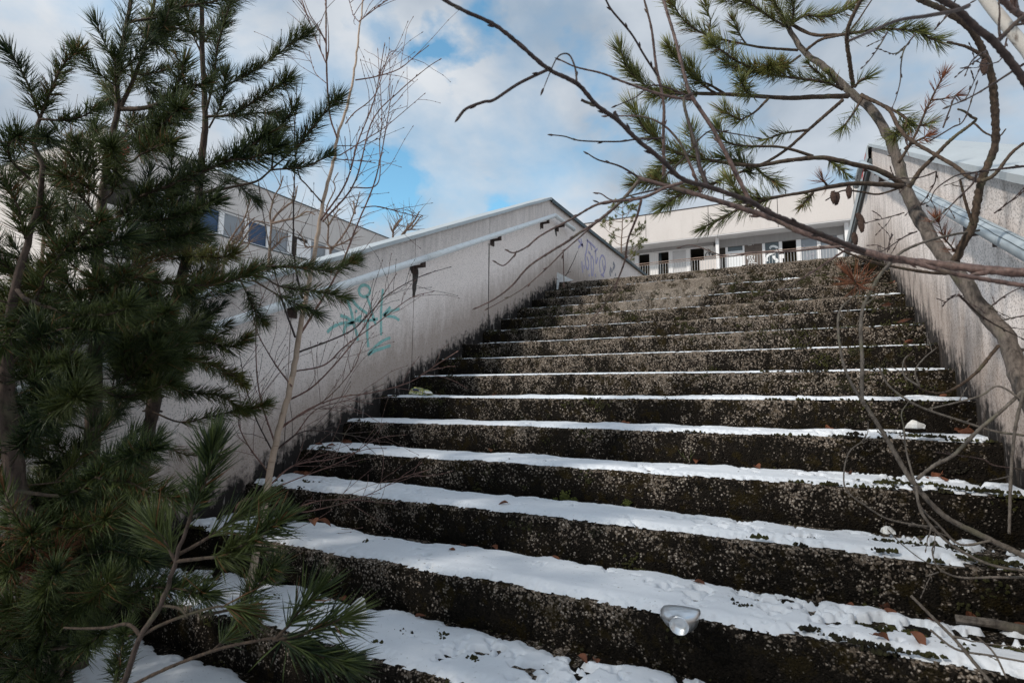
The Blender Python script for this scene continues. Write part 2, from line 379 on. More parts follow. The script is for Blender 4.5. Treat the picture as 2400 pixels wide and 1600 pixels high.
# ------------------------------------------------------------------ ground
def ground_z(x, y):
    z = np.interp(y, [-9, -4.9, 3.1, 11, 31, 60, 200], [-2.0, -2.0, 1.30, 1.30, 6.6, 6.9, 7.2])
    inside = (x > -.29) & (x < W+.29) & (y < 10.5) & (y > -6)
    return np.where(inside, z-.75, z)
gx = np.r_[-900, -300, -120, np.arange(-60, -6, 3.0), np.arange(-6, -.3, .5), -.29, -.28, np.linspace(.2, W-.2, 5), W+.28, W+.29, np.arange(W+.8, 8, .6), np.arange(9, 60, 4.), 120, 300, 900]
gy = np.r_[-900, -300, -100, -40, -15, -9, -6.01, -6, np.arange(-5.5, 3.2, .4), 3.3, 6, 10.49, 10.51, 11, 14, 18, 22, 26, 30, 40, 60, 120, 300, 900]
GX, GY = np.meshgrid(gx, gy); GZ = ground_z(GX, GY) + .05*vnoise(3)(GX*1.3, GY*1.3)
b = MB(); nx, ny = len(gx), len(gy)
b.add(np.c_[GX.ravel(), GY.ravel(), GZ.ravel()], [(j*nx+i, j*nx+i+1, (j+1)*nx+i+1, (j+1)*nx+i) for j in range(ny-1) for i in range(nx-1)])
b.build('ground', M_GROUND, smooth=False, kind='structure')

# ------------------------------------------------------------------ stairs, snow, moss
stairs = bpy.data.objects.new('stairs', None); COL.objects.link(stairs); stairs['kind'] = 'structure'
stairs['label'] = 'broad mossy concrete stairs climbing between two walls under patchy snow'
K0, K1 = -12, 9
n_a, n_b, n_c = vnoise(11), vnoise(12), vnoise(13)
def make_step(k):
    last = k == K1
    xs = np.linspace(-.03, W+.03, 230); back = T+.06 if not last else 7.5
    prof = [(.012, -.20), (.006, -.155), (.003, -.12), (.002, -.085), (.001, -.05), (0, -.022), (.003, -.010), (.009, -.004), (.018, -.0008), (.04, 0), (.1, 0), (.2, 0), (.3, 0), (back, 0), (back, -.20)]
    rings = []
    for x in xs:
        r = []
        for j, (y, z) in enumerate(prof):
            d = 0
            if j < 13:
                d = (n_a(x*26+k*7, j*1.7+k*3)-.5)*.007 + (n_b(x*80+k*5, j*2.9)-.5)*.006
                chip = max(0, n_c(x*9+k*13, k*2.3)-.66)*.055 if 5 <= j <= 9 else 0
            else: chip = 0
            sag = (n_c(x*1.6+k*3, 4.5)-.5)*.008
            r.append((x, k*T + y - (d if j < 8 else 0) + chip*.8, k*RS + z + sag*(j < 13) + (d*.6 if j >= 7 and j < 13 else 0) - chip*.55))
        rings.append(np.array(r)[::-1])
    b = MB(); b.sweep(rings)
    return b.build('step' if not last else 'landing', M_STAIR, stairs, smooth=False)
STEPS = {k: make_step(k) for k in range(K0, K1+1)}

s1, s2, s3, s4 = vnoise(21), vnoise(22), vnoise(23), vnoise(24)
def snow_on(k):
    if k <= -4: cov, th = 1.0, .021
    elif k <= -1: cov, th = 1.0, .019
    elif k == 0: cov, th = .97, .016
    elif k == 1: cov, th = .93, .011
    else: cov, th = max(.36, .95-.08*(k-2)), max(.0045, .0080-.0005*k)
    nx, ny = (560, 58) if -6 <= k <= 2 else (300, 30)
    x = np.linspace(.02, W-.02, nx); y = np.linspace(.0, T-.004, ny); X, Y = np.meshgrid(x, y)
    low = s1(X*1.5+k*9.1, k*3.7+Y*2)
    lump = s2(X*3.2+k*5, Y*5+k)*.65 + s3(X*11+k*3, Y*13)*.25 + s4(X*40+k, Y*42)*.10
    grit = s3(X*85+k*3, Y*85)*.6 + s2(X*150, Y*150+k)*.4
    front = .006 + .045*np.maximum(0, s3(X*4+k*11, k+.3)-.45) + .012*(s4(X*30, k*1.9)-.35) + .010*s2(X*90, k*2.9)
    if k >= 0: front = front*.5
    backe = .016 + .075*np.maximum(0, s1(X*3.3+k*17, 8.2)-.4) + .03*(s4(X*22+k, 3.1)-.4)
    e = np.minimum((Y-front)/.040, (T-backe-Y)/.05)
    side = np.clip((.5-X)/.5, 0, 1)*.80 + np.clip((X-(W-1.5))/1.5, 0, 1)*.82
    hole = s4(X*9+k*2.1, Y*11+k)*.42 + s3(X*24+k, Y*26)*.33 + s2(X*60+k, Y*60)*.25
    spot = np.clip((s1(X*1.9+k*4.3, Y*4+k*2.2)-.6)/.2, 0, 1)*.20
    thr = .83 - .36*side - spot - (1-cov)*.40
    h = np.where(e > 0, th*(.50+.75*lump*(.5+low))*np.clip(e, 0, 1)**.6, -.01)
    if k <= 1: h = np.where(e > 0, h + .026*np.clip((Y-.10)/.20, 0, 1)*np.clip(e, 0, 1)**.5*(.25*s2(X*3.1+k*3, 1.3)+.75*np.clip(s4(X*7.5+k*5, 2.4)-.30, 0, 1)), h)
    h = np.where(e > 0, h - .0105*np.clip(1.25-e, 0, 1)*np.clip(grit-.36, 0, 1)*2.2, -.01)
    h = np.minimum(h, (thr-hole)*.24)
    if k >= 2:
        ok = (s1(X*1.1+k*5.5, k*1.7) < cov) | (X > W-.9) * (s3(X*4, k*3.3) > .42)
        h = np.where(ok, h, -.01)
    h = h + (k > 0)*np.where(h > 0, .020*np.clip((s2(X*3.1+k, 5.5)-.58)/.3, 0, 1)*(X > W-1.5), 0)
    V = np.c_[X.ravel(), k*T+Y.ravel(), k*RS + np.maximum(h, -.004).ravel() + (n_c(X*1.6+k*3, 4.5)-.5).ravel()*.008]
    H = h.reshape(ny, nx)
    good = (np.maximum.reduce([H[:-1, :-1], H[1:, :-1], H[:-1, 1:], H[1:, 1:]]) > 0)
    jj, ii = np.nonzero(good)
    if not len(jj): return
    F = np.stack([jj*nx+ii, jj*nx+ii+1, (jj+1)*nx+ii+1, (jj+1)*nx+ii], 1)
    use, inv = np.unique(F, return_inverse=True)
    b = MB(); b.add(V[use], inv.reshape(F.shape).tolist()); b.build('snow_cover', M_SNOW, STEPS[k], smooth=True, kind='stuff')
for k in range(K0, 9): snow_on(k)

def blob(b, p, r, nrm=(0, 0, 1), flat=.6):
    nrm = np.array(nrm, float); a = np.cross(nrm, (.3, .9, .2)); a /= np.linalg.norm(a); c = np.cross(nrm, a); v = []; n = 5
    for lat, hh in ((1.0, 0), (.75, .65)):
        for j in range(n):
            an = 2*np.pi*j/n + lat*3; q = r*lat*RNG.uniform(.6, 1.35)
            v.append(p + a*math.cos(an)*q + c*math.sin(an)*q + nrm*(hh*r*flat*RNG.uniform(.5, 1.5)))
    v.append(p + nrm*r*flat*RNG.uniform(.8, 1.4))
    b.add(v, [(j, (j+1) % n, n+(j+1) % n, n+j) for j in range(n)] + [(n+j, n+(j+1) % n, 2*n) for j in range(n)])
for k in range(-6, 10):
    b = MB(); nc = {9: 26, 8: 52, 7: 60, 6: 60, 5: 56, 4: 52, 3: 44, 2: 36, 1: 30, 0: 22}.get(k, 9); made = tries = 0
    while made < nc and tries < 3000:
        tries += 1; x = RNG.uniform(.05, W-.03); z = k*RS - RNG.beta(1.2, 1.2)*.15
        if s4(x*2.6+k*.35, z*6)*.6 + s2(x*9, z*19)*.4 < (.52 if k > 2 else .62): continue
        if 1.1 < x < 1.9 and 6 <= k <= 8 and RNG.random() < .8: continue
        made += 1; sp = RNG.uniform(.006, .022)
        for _ in range(int(4+sp*900)):
            q = np.array([x+RNG.normal(0, sp*1.3), k*T-.0005, z+RNG.normal(0, sp*.8)])
            if q[2] > k*RS-.002: q[1] += .004; q[2] = k*RS
            blob(b, q, RNG.uniform(.0025, .0065), (0, -1, .35), .8)
    for _ in range(26):                     # tufts on the tread by the walls
        x = (W - abs(RNG.normal(0, .5))) if RNG.random() < .66 else abs(RNG.normal(0, .20))
        if not 0 < x < W: continue
        y = RNG.uniform(.015, T-.03) if RNG.random() < .6 else RNG.uniform(.0, .03); sp = RNG.uniform(.004, .02)
        for _ in range(int(5+sp*700)):
            q = np.array([x+RNG.normal(0, sp*1.4), k*T+max(.002, y+RNG.normal(0, sp*.8)), k*RS-.001]); blob(b, q, RNG.uniform(.003, .008), (0, -.1, 1), RNG.uniform(.8, 1.8))
    for _ in range(60):                     # soil crumbs and bits of bark along the riser foot and on the snow
        x = RNG.uniform(.03, W-.03); y = T-RNG.exponential(.018) if RNG.random() < .75 else RNG.uniform(.05, T)
        blob(b, np.array([x, k*T+max(.02, y), k*RS+RNG.uniform(0, .018)]), RNG.uniform(.002, .007), (0, 0, 1), .9)
    b.build('moss', M_MOSS, STEPS[k], kind='stuff')
for (px, py, k, r) in ((945, 1482, -5, .035), (1035, 1492, -5, .05), (880, 1508, -5, .02), (1110, 1545, -5, .02), (700, 1395, -5, .03), (655, 1400, -5, .03), (860, 1272, -4, .03), (905, 1270, -4, .02), (1570, 1352, -4, .05), (1505, 1338, -4, .03), (1735, 1420, -4, .03),
        (1896, 1476, -4, .03), (1977, 1498, -4, .035), (2079, 1476, -4, .06), (2057, 1525, -4, .04), (2245, 1520, -4, .05), (2383, 1525, -4, .05), (2169, 1547, -4, .04), (2213, 1284, -3, .06), (2137, 1279, -3, .035), (2070, 1270, -3, .03), (2075, 1293, -3, .025), (2347, 1320, -3, .06), (1771, 1270, -3, .03), (2290, 1310, -3, .04),
        (2111, 1132, -2, .04), (2182, 1137, -2, .06), (2070, 1131, -2, .03), (2290, 1150, -2, .06), (2340, 1160, -2, .05), (2088, 1016, -1, .04), (2146, 1023, -1, .05), (2012, 1025, -1, .03), (2230, 1030, -1, .05), (735, 1052, -2, .05), (790, 1058, -2, .04), (650, 1128, -3, .05), (720, 1130, -3, .04), (840, 1120, -3, .02), (955, 1145, -3, .02)):
    p = on(px, py, 2, k*RS+.012); bb = MB()                  # moss and soil melting out of the snow
    for _ in range(int(10+r*700)):
        q = p + RNG.normal(0, r*.45, 3)*np.array([1.3, .6, 0]); q[1] = min(max(q[1], k*T+.012), (k+1)*T-.01); q[0] = min(max(q[0], .02), W-.02)
        blob(bb, q+np.array([0, 0, RNG.uniform(-.004, .004)]), RNG.uniform(.0025, .0075), (0, -.1, 1), RNG.uniform(.8, 1.6))
    bb.build('moss', M_MOSS, STEPS[k], kind='stuff')
for (px, py, k, r) in ((1323, 1166, -3, .028), (1348, 1172, -3, .014), (1470, 1180, -3, .017), (1302, 1171, -3, .012)):
    p = on(px, py, 1, (k+1)*T-.004); bb = MB()
    for _ in range(120): blob(bb, p + RNG.normal(0, r*.42, 3)*np.array([1, .25, 1]), r*RNG.uniform(.12, .28), (0, -1, .2), .9)
    bb.build('moss_cushion', M_MOSSG, STEPS[k], kind='stuff')

# ------------------------------------------------------------------ flank walls, copings, handrails
def cop_line(h, ypk): return [(-5.2, h+SL*-5.2), (ypk, h+SL*ypk), (10.4, h+SL*ypk)]
def flank_wall(name, x_in, sgn, h, ypk, joints, mat, label):
    L = cop_line(h, ypk); zt = lambda y: float(np.interp(y, [p[0] for p in L], [p[1] for p in L]))
    t = thing(name, (x_in+sgn*.15, 0, zt(0)-1), label, 'wall')
    ys = [-5.2] + joints + [10.4]; b_ = lambda y: min(SL*y, 1.44) - .75
    for a, c in zip(ys[:-1], ys[1:]):
        g = .004; mid = [y for y in (ypk,) if a < y < c]
        top = [(y, zt(y)-.03) for y in [c-g]+mid[::-1]+[a+g]]; bot = [(a+g, b_(a)), (c-g, b_(c))]
        MB().prism(bot+top, min(x_in, x_in+sgn*.28), max(x_in, x_in+sgn*.28)).build('wall_panel', mat, t)
    MB().prism([(-5.2, b_(-5.2)), (10.4, b_(10.4)), (10.4, zt(10.4)-.05), (ypk, zt(ypk)-.05), (-5.2, zt(-5.2)-.05)], x_in+sgn*.012 if sgn > 0 else x_in-.27, x_in+.27 if sgn > 0 else x_in-.012).build('joint_backing', M_STAIN, t)
    seams = [-5.2, -3.2, -1.25, .75, ypk-.55 if False else ypk, 4.6, 6.6, 8.6, 10.4] if sgn < 0 else [-5.2, -3.4, -1.5, ypk, 5.2, 7.2, 10.4]
    xa, xb = x_in-sgn*.028, x_in+sgn*.31
    for a, c in zip(seams[:-1], seams[1:]):
        n = max(2, int((c-a)/.15)); secs = []
        for i, y in enumerate(np.linspace(a, c-.002, n)):
            z = zt(y); wv = (s1(y*3.1+x_in, 2.2)-.5)*.010; fl = .006 if i == 0 else 0.0
            ring = [(xa, z-.030+wv), (xa-sgn*fl, z+wv*.6), (x_in+sgn*.14, z+.012+(s2(y*2.1, x_in+1)-.5)*.012), (xb, z-.004), (xb, z-.05), (xb-sgn*.003, z-.05), (xb-sgn*.003, z-.008), (xa+sgn*.003, z-.006), (xa+sgn*.003, z-.030+wv)]
            secs.append(np.array([(q[0], y, q[1]) for q in ring]))
        MB().sweep(secs).build('coping', M_COP, t)
    return t, zt
wall_l, ztl = flank_wall('flank_wall', 0.0, -1, 1.130, 2.94, [-3.16, -1.99, -.82, .35, 1.52, 3.95, 6.2], M_WALL_L, 'pale concrete stair wall with teal scribble and purple graffiti beyond the birch sapling')
wall_r, ztr = flank_wall('flank_wall', W, 1, 1.105, 3.22, [-3.3, 4.4, 6.4], M_WALL_R, 'streaked brownish concrete stair wall behind the bent pine trunk')
# dark end flashing on the level part of the copings
for t, x, sg, z, y0 in ((wall_l, 0, -1, 1.130+SL*2.94, 2.97), (wall_r, W, 1, 1.105+SL*3.22, 3.25)):
    MB().box((min(x-sg*.031, x-sg*.034), y0, z-.052), (max(x-sg*.031, x-sg*.034), 10.4, z-.004)).build('flashing_or_shade', M_DARKMET, t)

zf = 1.105+SL*3.22
MB().box((W-.040, 3.26, zf-.135), (W-.0345, 10.4, zf-.002)).build('coping_fascia', M_COP, wall_r)
MB().box((W-.030, 3.27, zf-.21), (W-.002, 10.4, zf-.137)).build('flashing_or_shade', M_DARKMET, wall_r)  # dark strip standing in for the shade under the fascia
def ribbon(b, pts, w, nrm, closed=False, taper=False):
    pts = np.asarray(pts); P = spline(pts, max(6, 5*len(pts))) if len(pts) > 2 else spline(pts, 6)
    nrm = np.array(nrm, float); tg = np.gradient(P, axis=0); tg /= np.linalg.norm(tg, axis=1)[:, None]+1e-9
    sd = np.cross(nrm, tg); n = len(P); ww = w*(.85+.3*RNG.random(n))/2
    if taper: ww = ww*np.interp(np.linspace(0, 1, n), [0, .2, 1], [.6, 1, .35])
    v = np.concatenate([P-sd*ww[:, None], P+sd*ww[:, None], P-sd*ww[:, None]-nrm*.004, P+sd*ww[:, None]-nrm*.004])
    f = [(i, i+1, n+i+1, n+i) for i in range(n-1)] + [(i, 2*n+i, 2*n+i+1, i+1) for i in range(n-1)] + [(n+i+1, 3*n+i+1, 3*n+i, n+i) for i in range(n-1)]
    b.add(v, f)
def P(s): return [tuple(float(q) for q in p.split(',')) for p in s.split()]
def strokes(o, sc_, lines, w, X, mat, name, parent, ax=0, nrm=(1, 0, 0), **kw):
    b = MB()
    for ln in lines: ribbon(b, [on(o[0]+x/sc_, o[1]+y/sc_, ax, X) for x, y in P(ln)], w, nrm)
    return b.build(name, mat, parent, **kw)
circ = ' '.join('%d,%d' % (740+38*math.cos(a), 818+40*math.sin(a)) for a in np.linspace(1.2, 7.6, 14))
strokes((600, 400), 2.904, [circ, '755,855 780,920 800,1000 818,1050', '865,805 853,950 853,1120', '618,860 650,960 665,1030', '648,870 700,930 757,970', '676,950 688,960',
    '665,1035 600,1035 530,1060 485,1100', '665,1035 620,1000 575,985', '665,1035 690,1010 720,985', '660,1035 610,1060 600,1115', '665,1040 685,1100 695,1155',
    '690,1020 760,1020 830,1008', '765,1010 758,1100 766,1200', '977,940 920,955 870,985', '915,928 885,965 870,985 940,995 976,1016', '915,1135 860,1160 800,1210 765,1252 810,1225 870,1205 916,1188'],
    .020, .0035, M_TEAL, 'graffiti', wall_l, label='teal spray-can scribble')
strokes((1180, 440), 6.03, ['1058,728 1090,780 1125,835', '1095,718 1110,780 1128,835', '1060,850 1090,815 1125,800', '1190,725 1180,860 1155,980', '1200,900 1235,942', '1228,780 1252,880',
    '1155,985 1168,1100 1198,1150 1208,1060 1180,970', '1240,955 1240,1080 1250,1250', '1250,958 1276,1050 1264,1250', '1302,880 1308,1000 1310,1070 1336,990', '1330,862 1288,905', '1110,1040 1115,1130 1125,1200', '1140,1090 1147,1150',
    '1370,1200 1360,1050 1392,955 1432,1000 1442,1100 1420,1200 1400,1222', '1398,1020 1408,1100 1426,1180', '1432,1100 1437,1170', '1208,1220 1218,1250', '1300,1215 1306,1262', '1378,1220 1424,1255', '1180,740 1240,790 1300,850'],
    .030, .0035, M_PURP, 'graffiti', wall_l, label='violet marker tag')
strokes((1180, 440), 6.03, ['1550,1060 1572,1100 1552,1150', '1520,1130 1508,1190 1516,1250', '1540,1150 1530,1200', '1580,1215 1590,1240'], .05, .0035, M_GREYP, 'graffiti', wall_l, label='faint grey marker tag')
b = MB(); XG = W-.0412
for y0, zz0, y1, zz1, w_ in ((3.75, -.03, 3.85, -.12, .07), (3.7, -.05, 4.0, -.06, .05), (3.42, -.02, 3.55, -.025, .03)):
    ribbon(b, [(XG, y0, zf+zz0), (XG, (y0+y1)/2, zf+(zz0+zz1)/2), (XG, y1, zf+zz1)], w_, (-1, 0, 0))
b.build('graffiti', M_REDP, wall_r, label='small red painted mark')
# stains under the rail brackets
for pts, w in (('1090,650 1085,720 1078,800 1074,860', .075), ('1060,640 1058,660 1070,700', .05), ('1587,495 1586,640 1583,900 1581,1050', .013), ('1940,372 1938,400', .03), ('2040,385 2042,420 2046,445', .07)):
    b = MB(); ribbon(b, [on(600+x/2.904, 400+y/2.904, 0, .0028) for x, y in P(pts)], w, (1, 0, 0), taper=True); b.build('stain', M_STAIN, wall_l)

def handrail(name, x, pts, brackets, sgn, label, rad=.026, mat=M_PIPE):
    t = thing(name, (x, pts[0][1], pts[0][2]), label, 'handrail')
    for a, c in zip(pts[:-1], pts[1:]):
        d = np.array(c)-np.array(a); n = max(3, int(np.linalg.norm(d)/.25)); Q = [np.array(a)+d*i/n for i in range(n+1)]
        MB().tube(Q, rad, 16).build('pipe', mat, t, smooth=True)
    for (y, z) in brackets:
        zz_ = z - rad - .004; b = MB(); s = sgn
        b.box((min(x-.010, x+.010), y-.022, zz_-.020), (max(x-.010, x+.010), y+.022, zz_+.010))
        b.box((min(x-s*.012, x+s*.085), y-.021, zz_-.033), (max(x-s*.012, x+s*.085), y+.021, zz_-.019))
        b.box((min(x+s*.075, x+s*.088), y-.032, zz_-.080), (max(x+s*.075, x+s*.088), y+.032, zz_-.02))
        b.build('bracket', M_RUST, t)
    return t
xr = .088
a0 = on(430, 783, 0, xr); a1 = on(997, 605, 0, xr); a2 = on(1301, 505, 0, xr)
dr = (a2-a1)/(a2[1]-a1[1]); lo = a1 + dr*(-4.8-a1[1]); a1b = a1+dr*.012
rp = lambda y: a1[2]+dr[2]*(y-a1[1])
handrail('handrail', xr, [lo, a1-dr*.004], [(y, rp(y)) for y in (-3.2, -2.0, -.82, .34)], -1, 'lower length of pale metal handrail on the wall with teal graffiti')
hr = handrail('handrail', xr, [a1b, a2, a2+np.array([0, .62, 0.0])], [(y, rp(y)) for y in (1.56, 2.72)] + [(a2[1]+.26, a2[2])], -1, 'upper length of pale metal handrail bending level at the stair top')
xq = W-.092
r1_ = on(2200, 478, 0, xq); r2_ = on(2392, 604, 0, xq); dq = (r1_-r2_)/(r1_[1]-r2_[1])
dq[2] = SL; rp2 = lambda y: r1_[2]+SL*(y-r1_[1])
top_r = np.array([xq, 3.3, rp2(3.3)]); lo_r = np.array([xq, -4.8, rp2(-4.8)])
hr2 = handrail('handrail', xq, [lo_r, top_r, top_r+np.array([0, .7, 0])], [(y, rp2(y)) for y in (-2.7, -1.65, -.52, .66, 1.9, 3.0)], 1, 'thick pale metal handrail behind the bent pine trunk', rad=.027, mat=M_PIPE2)

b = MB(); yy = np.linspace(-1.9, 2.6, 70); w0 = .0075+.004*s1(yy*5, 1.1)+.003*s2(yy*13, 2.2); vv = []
for y, w_ in zip(yy, w0):                                     # dark wavy streak along the pipe
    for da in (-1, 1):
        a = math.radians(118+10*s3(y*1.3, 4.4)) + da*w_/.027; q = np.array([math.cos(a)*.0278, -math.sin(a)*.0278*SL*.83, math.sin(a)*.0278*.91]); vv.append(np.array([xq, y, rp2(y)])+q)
b.add(vv, [(2*i, 2*i+1, 2*i+3, 2*i+2) for i in range(len(yy)-1)]); b.build('dark_streak', M_DARKMET, hr2)
# ------------------------------------------------------------------ buildings
YF = 33.7
def fz(x, z, Y):                        # a point seen on the fascia plane, moved back along its sight line to the plane Y
    k = (Y-C[1])/(YF-C[1]); return C[0]+(x-C[0])*k, C[2]+(z-C[2])*k
bm = thing('building', (0, YF, 8), 'long pale single-storey building with white doors and deep roof fascia above the stairs', 'building')
edges = [-22.7, -18.67, -14.64, -10.61, -6.588, -2.57, 1.45, 5.43, 9.46, 13.5]
for a, c in zip(edges[:-1], edges[1:]):
    MB().box((a+.018, YF, 10.67), (c-.018, YF+.3, 12.60)).build('fascia_panel', M_FAC, bm)
MB().box((edges[0], YF+.05, 10.72), (edges[-1], YF+14, 12.55)).build('roof', M_STAIN, bm)
MB().box((edges[0], YF-.04, 12.60), (edges[-1], YF+.35, 12.645)).build('roof_trim', M_RUST, bm)
YG, YR = 35.4, 34.9                     # recessed window walls, left bay and right bay
MB().box((edges[0], YF+.02, 10.60), (edges[-1], 37.0, 10.668)).build('soffit', M_SOFFIT, bm)
def gbox(x0, x1, z0, z1, Y, d, name, mat, par=bm):
    (u0, w0), (u1, w1) = fz(x0, z0, Y), fz(x1, z1, Y)
    return MB().box((u0, Y, w0), (u1, Y+d, w1)).build(name, mat, par)
gbox(-9.6, -2.30, 10.03, 10.385, YG-.35, .3, 'header', M_HEAD)
gbox(-9.6, -2.30, 9.95, 10.03, YG-.20, .2, 'track', M_WHITE)
gbox(-2.17, -1.985, 7.4, 10.66, YF+.55, .30, 'column', M_WHITE)
gbox(4.888, 5.10, 7.4, 10.66, YF+.55, .30, 'column', M_WHITE)
gbox(-1.98, 4.85, 9.80, 10.40, YR-.1, .2, 'header', M_HEAD)
gbox(-9.6, 12, 7.2, 10.4, YG+4.5, .2, 'back_wall', M_ROOMY)
MB().box((-16, YG+.4, 7.6), (15, YG+4.4, 7.7)).build('floor', M_DARK, bm)
MB().box((-16, YG+.4, 10.45), (15, YG+4.4, 10.55)).build('inner_ceiling', M_DARK, bm)
# left bay: piers, openings, panels
for a, c, m_ in ((-9.6, -8.4, M_CORR), (-7.372, -7.105, M_WHITE), (-6.379, -5.795, M_CORR), (-5.114, -4.862, M_WHITE), (-4.007, -3.741, M_WHITE), (-2.89, -2.15, M_CORR)):
    gbox(a, c, 7.4, 9.98, YG, .22, 'pier', m_)
w_ = gbox(-8.4, -7.372, 7.4, 9.98, YG+.06, .1, 'window_panel', M_SOFFIT)
w_ = gbox(-4.862, -4.007, 7.4, 9.98, YG+.06, .1, 'window_panel', M_SOFFIT)
gbox(-5.795, -5.60, 7.8, 9.95, YG+.3, .04, 'open_sash', M_GLASS)
gbox(-3.18, -1.89, 8.1, 9.10, YF+.9, .35, 'parapet_box', M_FAC)
# right bay: doors and windows
for a, c in ((-1.60, -1.455), (-.591, -.487), (.517, .678), (1.442, 1.619), (2.376, 2.633), (3.462, 3.648), (4.49, 4.82)):
    gbox(a, c, 7.4, 9.86, YR, .12, 'door_frame', M_WHITE)
gbox(-1.60, 4.82, 9.78, 9.88, YR-.012, .1, 'frame_head', M_WHITE)
gbox(-1.98, -1.60, 7.4, 9.86, YR+.05, .06, 'broken_panel', M_DARK)
g1_ = gbox(-1.455, -.591, 9.487, 9.80, YR+.05, .03, 'pane', M_GLASS); gbox(-1.455, -.591, 7.4, 9.487, YR+.05, .03, 'pane', M_WPAINT)
bd = gbox(-.487, .517, 7.4, 9.80, YR+.03, .04, 'door', M_BROWN)
gd = gbox(.678, 1.442, 7.4, 9.78, YR+.03, .03, 'door', M_GLASS)
gbox(2.633, 3.462, 7.4, 9.80, YR+.05, .03, 'pane', M_GLASSG); gbox(3.648, 4.49, 7.4, 9.80, YR+.05, .03, 'pane', M_GLASSG)
gbox(1.585, 1.70, 8.72, 8.98, YR-.05, .05, 'notice', M_WHITE)
fx = lambda ln: ln
def fstrokes(lines, w, Y, mat, name, par):
    b = MB()
    for ln in lines: ribbon(b, [on(1650+x/5.88, 480+y/5.88, 1, Y) for x, y in P(ln)], w, (0, -1, 0))
    b.build(name, mat, par)
fstrokes(['1020,620 1000,585 955,570 915,585 925,600', '1010,600 1000,640 930,670 880,700 860,740 870,780', '955,700 975,740 1010,765 990,795'], .14, YR+.02, M_WPAINT, 'graffiti', gd)
fstrokes(['625,800 630,740 620,700', '620,705 665,700 660,730 630,745 665,790', '655,705 680,780 700,705', '600,705 605,750 590,720', '605,805 660,795 730,805', '690,770 695,765', '595,550 620,556 660,550', '675,548 690,546'], .04, YR+.022, M_WPAINT, 'graffiti', bd)
b = MB()
for ln in ('45,720 20,700 40,660 70,655 60,680', '75,700 85,650 110,690 125,655 120,700', '130,690 160,660 150,710', '30,770 60,760 90,772 120,760 170,768'):
    ribbon(b, [on(1650+x/5.88, 480+y/5.88, 1, YG-.006) for x, y in P(ln)], .05, (0, -1, 0))
b.build('graffiti', M_BLKPAINT, bm)
fstrokes(['1360,545 1385,560 1370,575', '1415,680 1430,690 1425,720', '1470,690 1500,670 1495,730', '1520,660 1500,710'], .06, YR+.04, M_GREYP, 'graffiti', bm)
for xx, h_ in ((-1.75, 3.3), (1.9, .75), (-6.2, .5)): MB().tube([(xx, YF+1.2, 12.5), (xx, YF+1.2, 12.6+h_)], .035, 6).build('aerial', M_DARKMET, bm)
# terrace rail in front of the doors
tr = thing('terrace_railing', (-2, 31.5, 7.6), 'rusty railing with thin upright bars in front of the white doors', 'railing')
for z, r in ((8.72, .025), (8.60, .018)): MB().tube([(-10, 31.5, z), (-1.6, 31.5, z+.03), (5.8, 31.5, z-.10)], r, 8).build('rail', M_RUSTRAIL, tr)
bal = MB().box((-.011, -.011, 0), (.011, .011, .98)).mesh('baluster'); bal.materials.append(M_BAL)
for x in np.arange(-9.9, 5.7, .158): link('baluster', bal, None, tr).location = (x, 31.5, 7.62)
MB().box((-10.5, 31.2, 7.2), (6, 33.7, 7.62)).build('terrace_slab', M_FAC, tr)

# block on the left of the court
XL, ZR = -24.0, 11.7
bl = thing('building', (XL-8, 20, 3), 'grey concrete block with a ribbon of windows behind the pines', 'building')
MB().box((XL-22, 9.5, 1.0), (XL-.12, 36, ZR-.1)).build('core', M_DARK, bl)
jy = [9.41, 12.3, 15.2, 18.1, 21.0, 23.9, 26.8, 29.7, 32.6]
for a, c in zip(jy[:-1], jy[1:]): MB().box((XL-.2, a+.012, 9.78), (XL, c-.012, ZR)).build('fascia_panel', M_FAC, bl)
for a, c in zip(jy[:-1], jy[1:]): MB().box((XL-.2, a+.012, .9), (XL, c-.012, 8.36)).build('wall_panel', M_FAC, bl)
MB().box((XL-22, 9.30, ZR-1.55), (XL, 9.409, ZR)).build('end_fascia', M_FAC, bl)
MB().box((XL-22, 9.34, .9), (XL-.02, 9.45, ZR-1.60)).build('end_wall', M_FAC, bl)
MB().box((XL-22, 9.22, ZR), (XL+.06, 34, ZR+.05)).build('roof_trim', M_DARKMET, bl)
for (y0, y1, z0, z1) in ((9.48, 11.0, 7.9, 9.2),): pass
b = MB(); ribbon(b, [on(282, 330, 0, XL+.06), on(290, 345, 0, XL+.06), on(280, 358, 0, XL+.06)], .5, (1, 0, 0)); b.build('graffiti', M_REDP, bl)
MB().box((XL-.16, 10.4, 8.36), (XL+.05, 32.6, 8.42)).build('sill', M_DARKMET, bl)
MB().box((XL-.16, 10.4, 9.74), (XL+.04, 32.6, 9.775)).build('window_head', M_HEAD, bl)
gl = [M_GLASSG, M_GLASSG, M_GLASSB, M_GLASSG, M_GLASSB, M_GLASSG, M_DARK, M_GLASSG, M_GLASSG, M_GLASSB, M_GLASSG, M_GLASSG, M_GLASSB, M_GLASSG, M_GLASSG]
for i in range(15):
    y = 10.9+i*1.46; wn = MB().box((XL-.14, y-.05, 8.42), (XL-.11, y+1.09, 9.74)).build('window', gl[i], bl)
    MB().box((XL-.10, y+1.09, 8.42), (XL-.02, y+1.37, 9.74)).build('mullion', M_WHITE, bl)
    MB().box((XL-.108, y-.05, 9.66), (XL-.04, y+1.085, 9.738)).build('frame', M_WHITE, wn); MB().box((XL-.108, y-.05, 8.424), (XL-.04, y+1.085, 8.48)).build('frame', M_WHITE, wn)
    if i == 6:
        MB().add([(XL-.1, y+.35, 8.45), (XL+.35, y+1.0, 8.45), (XL+.1, y+1.0, 9.35), (XL-.1, y+.35, 9.55)], [(0, 1, 2, 3)]).build('open_sash', M_WHITE, wn)

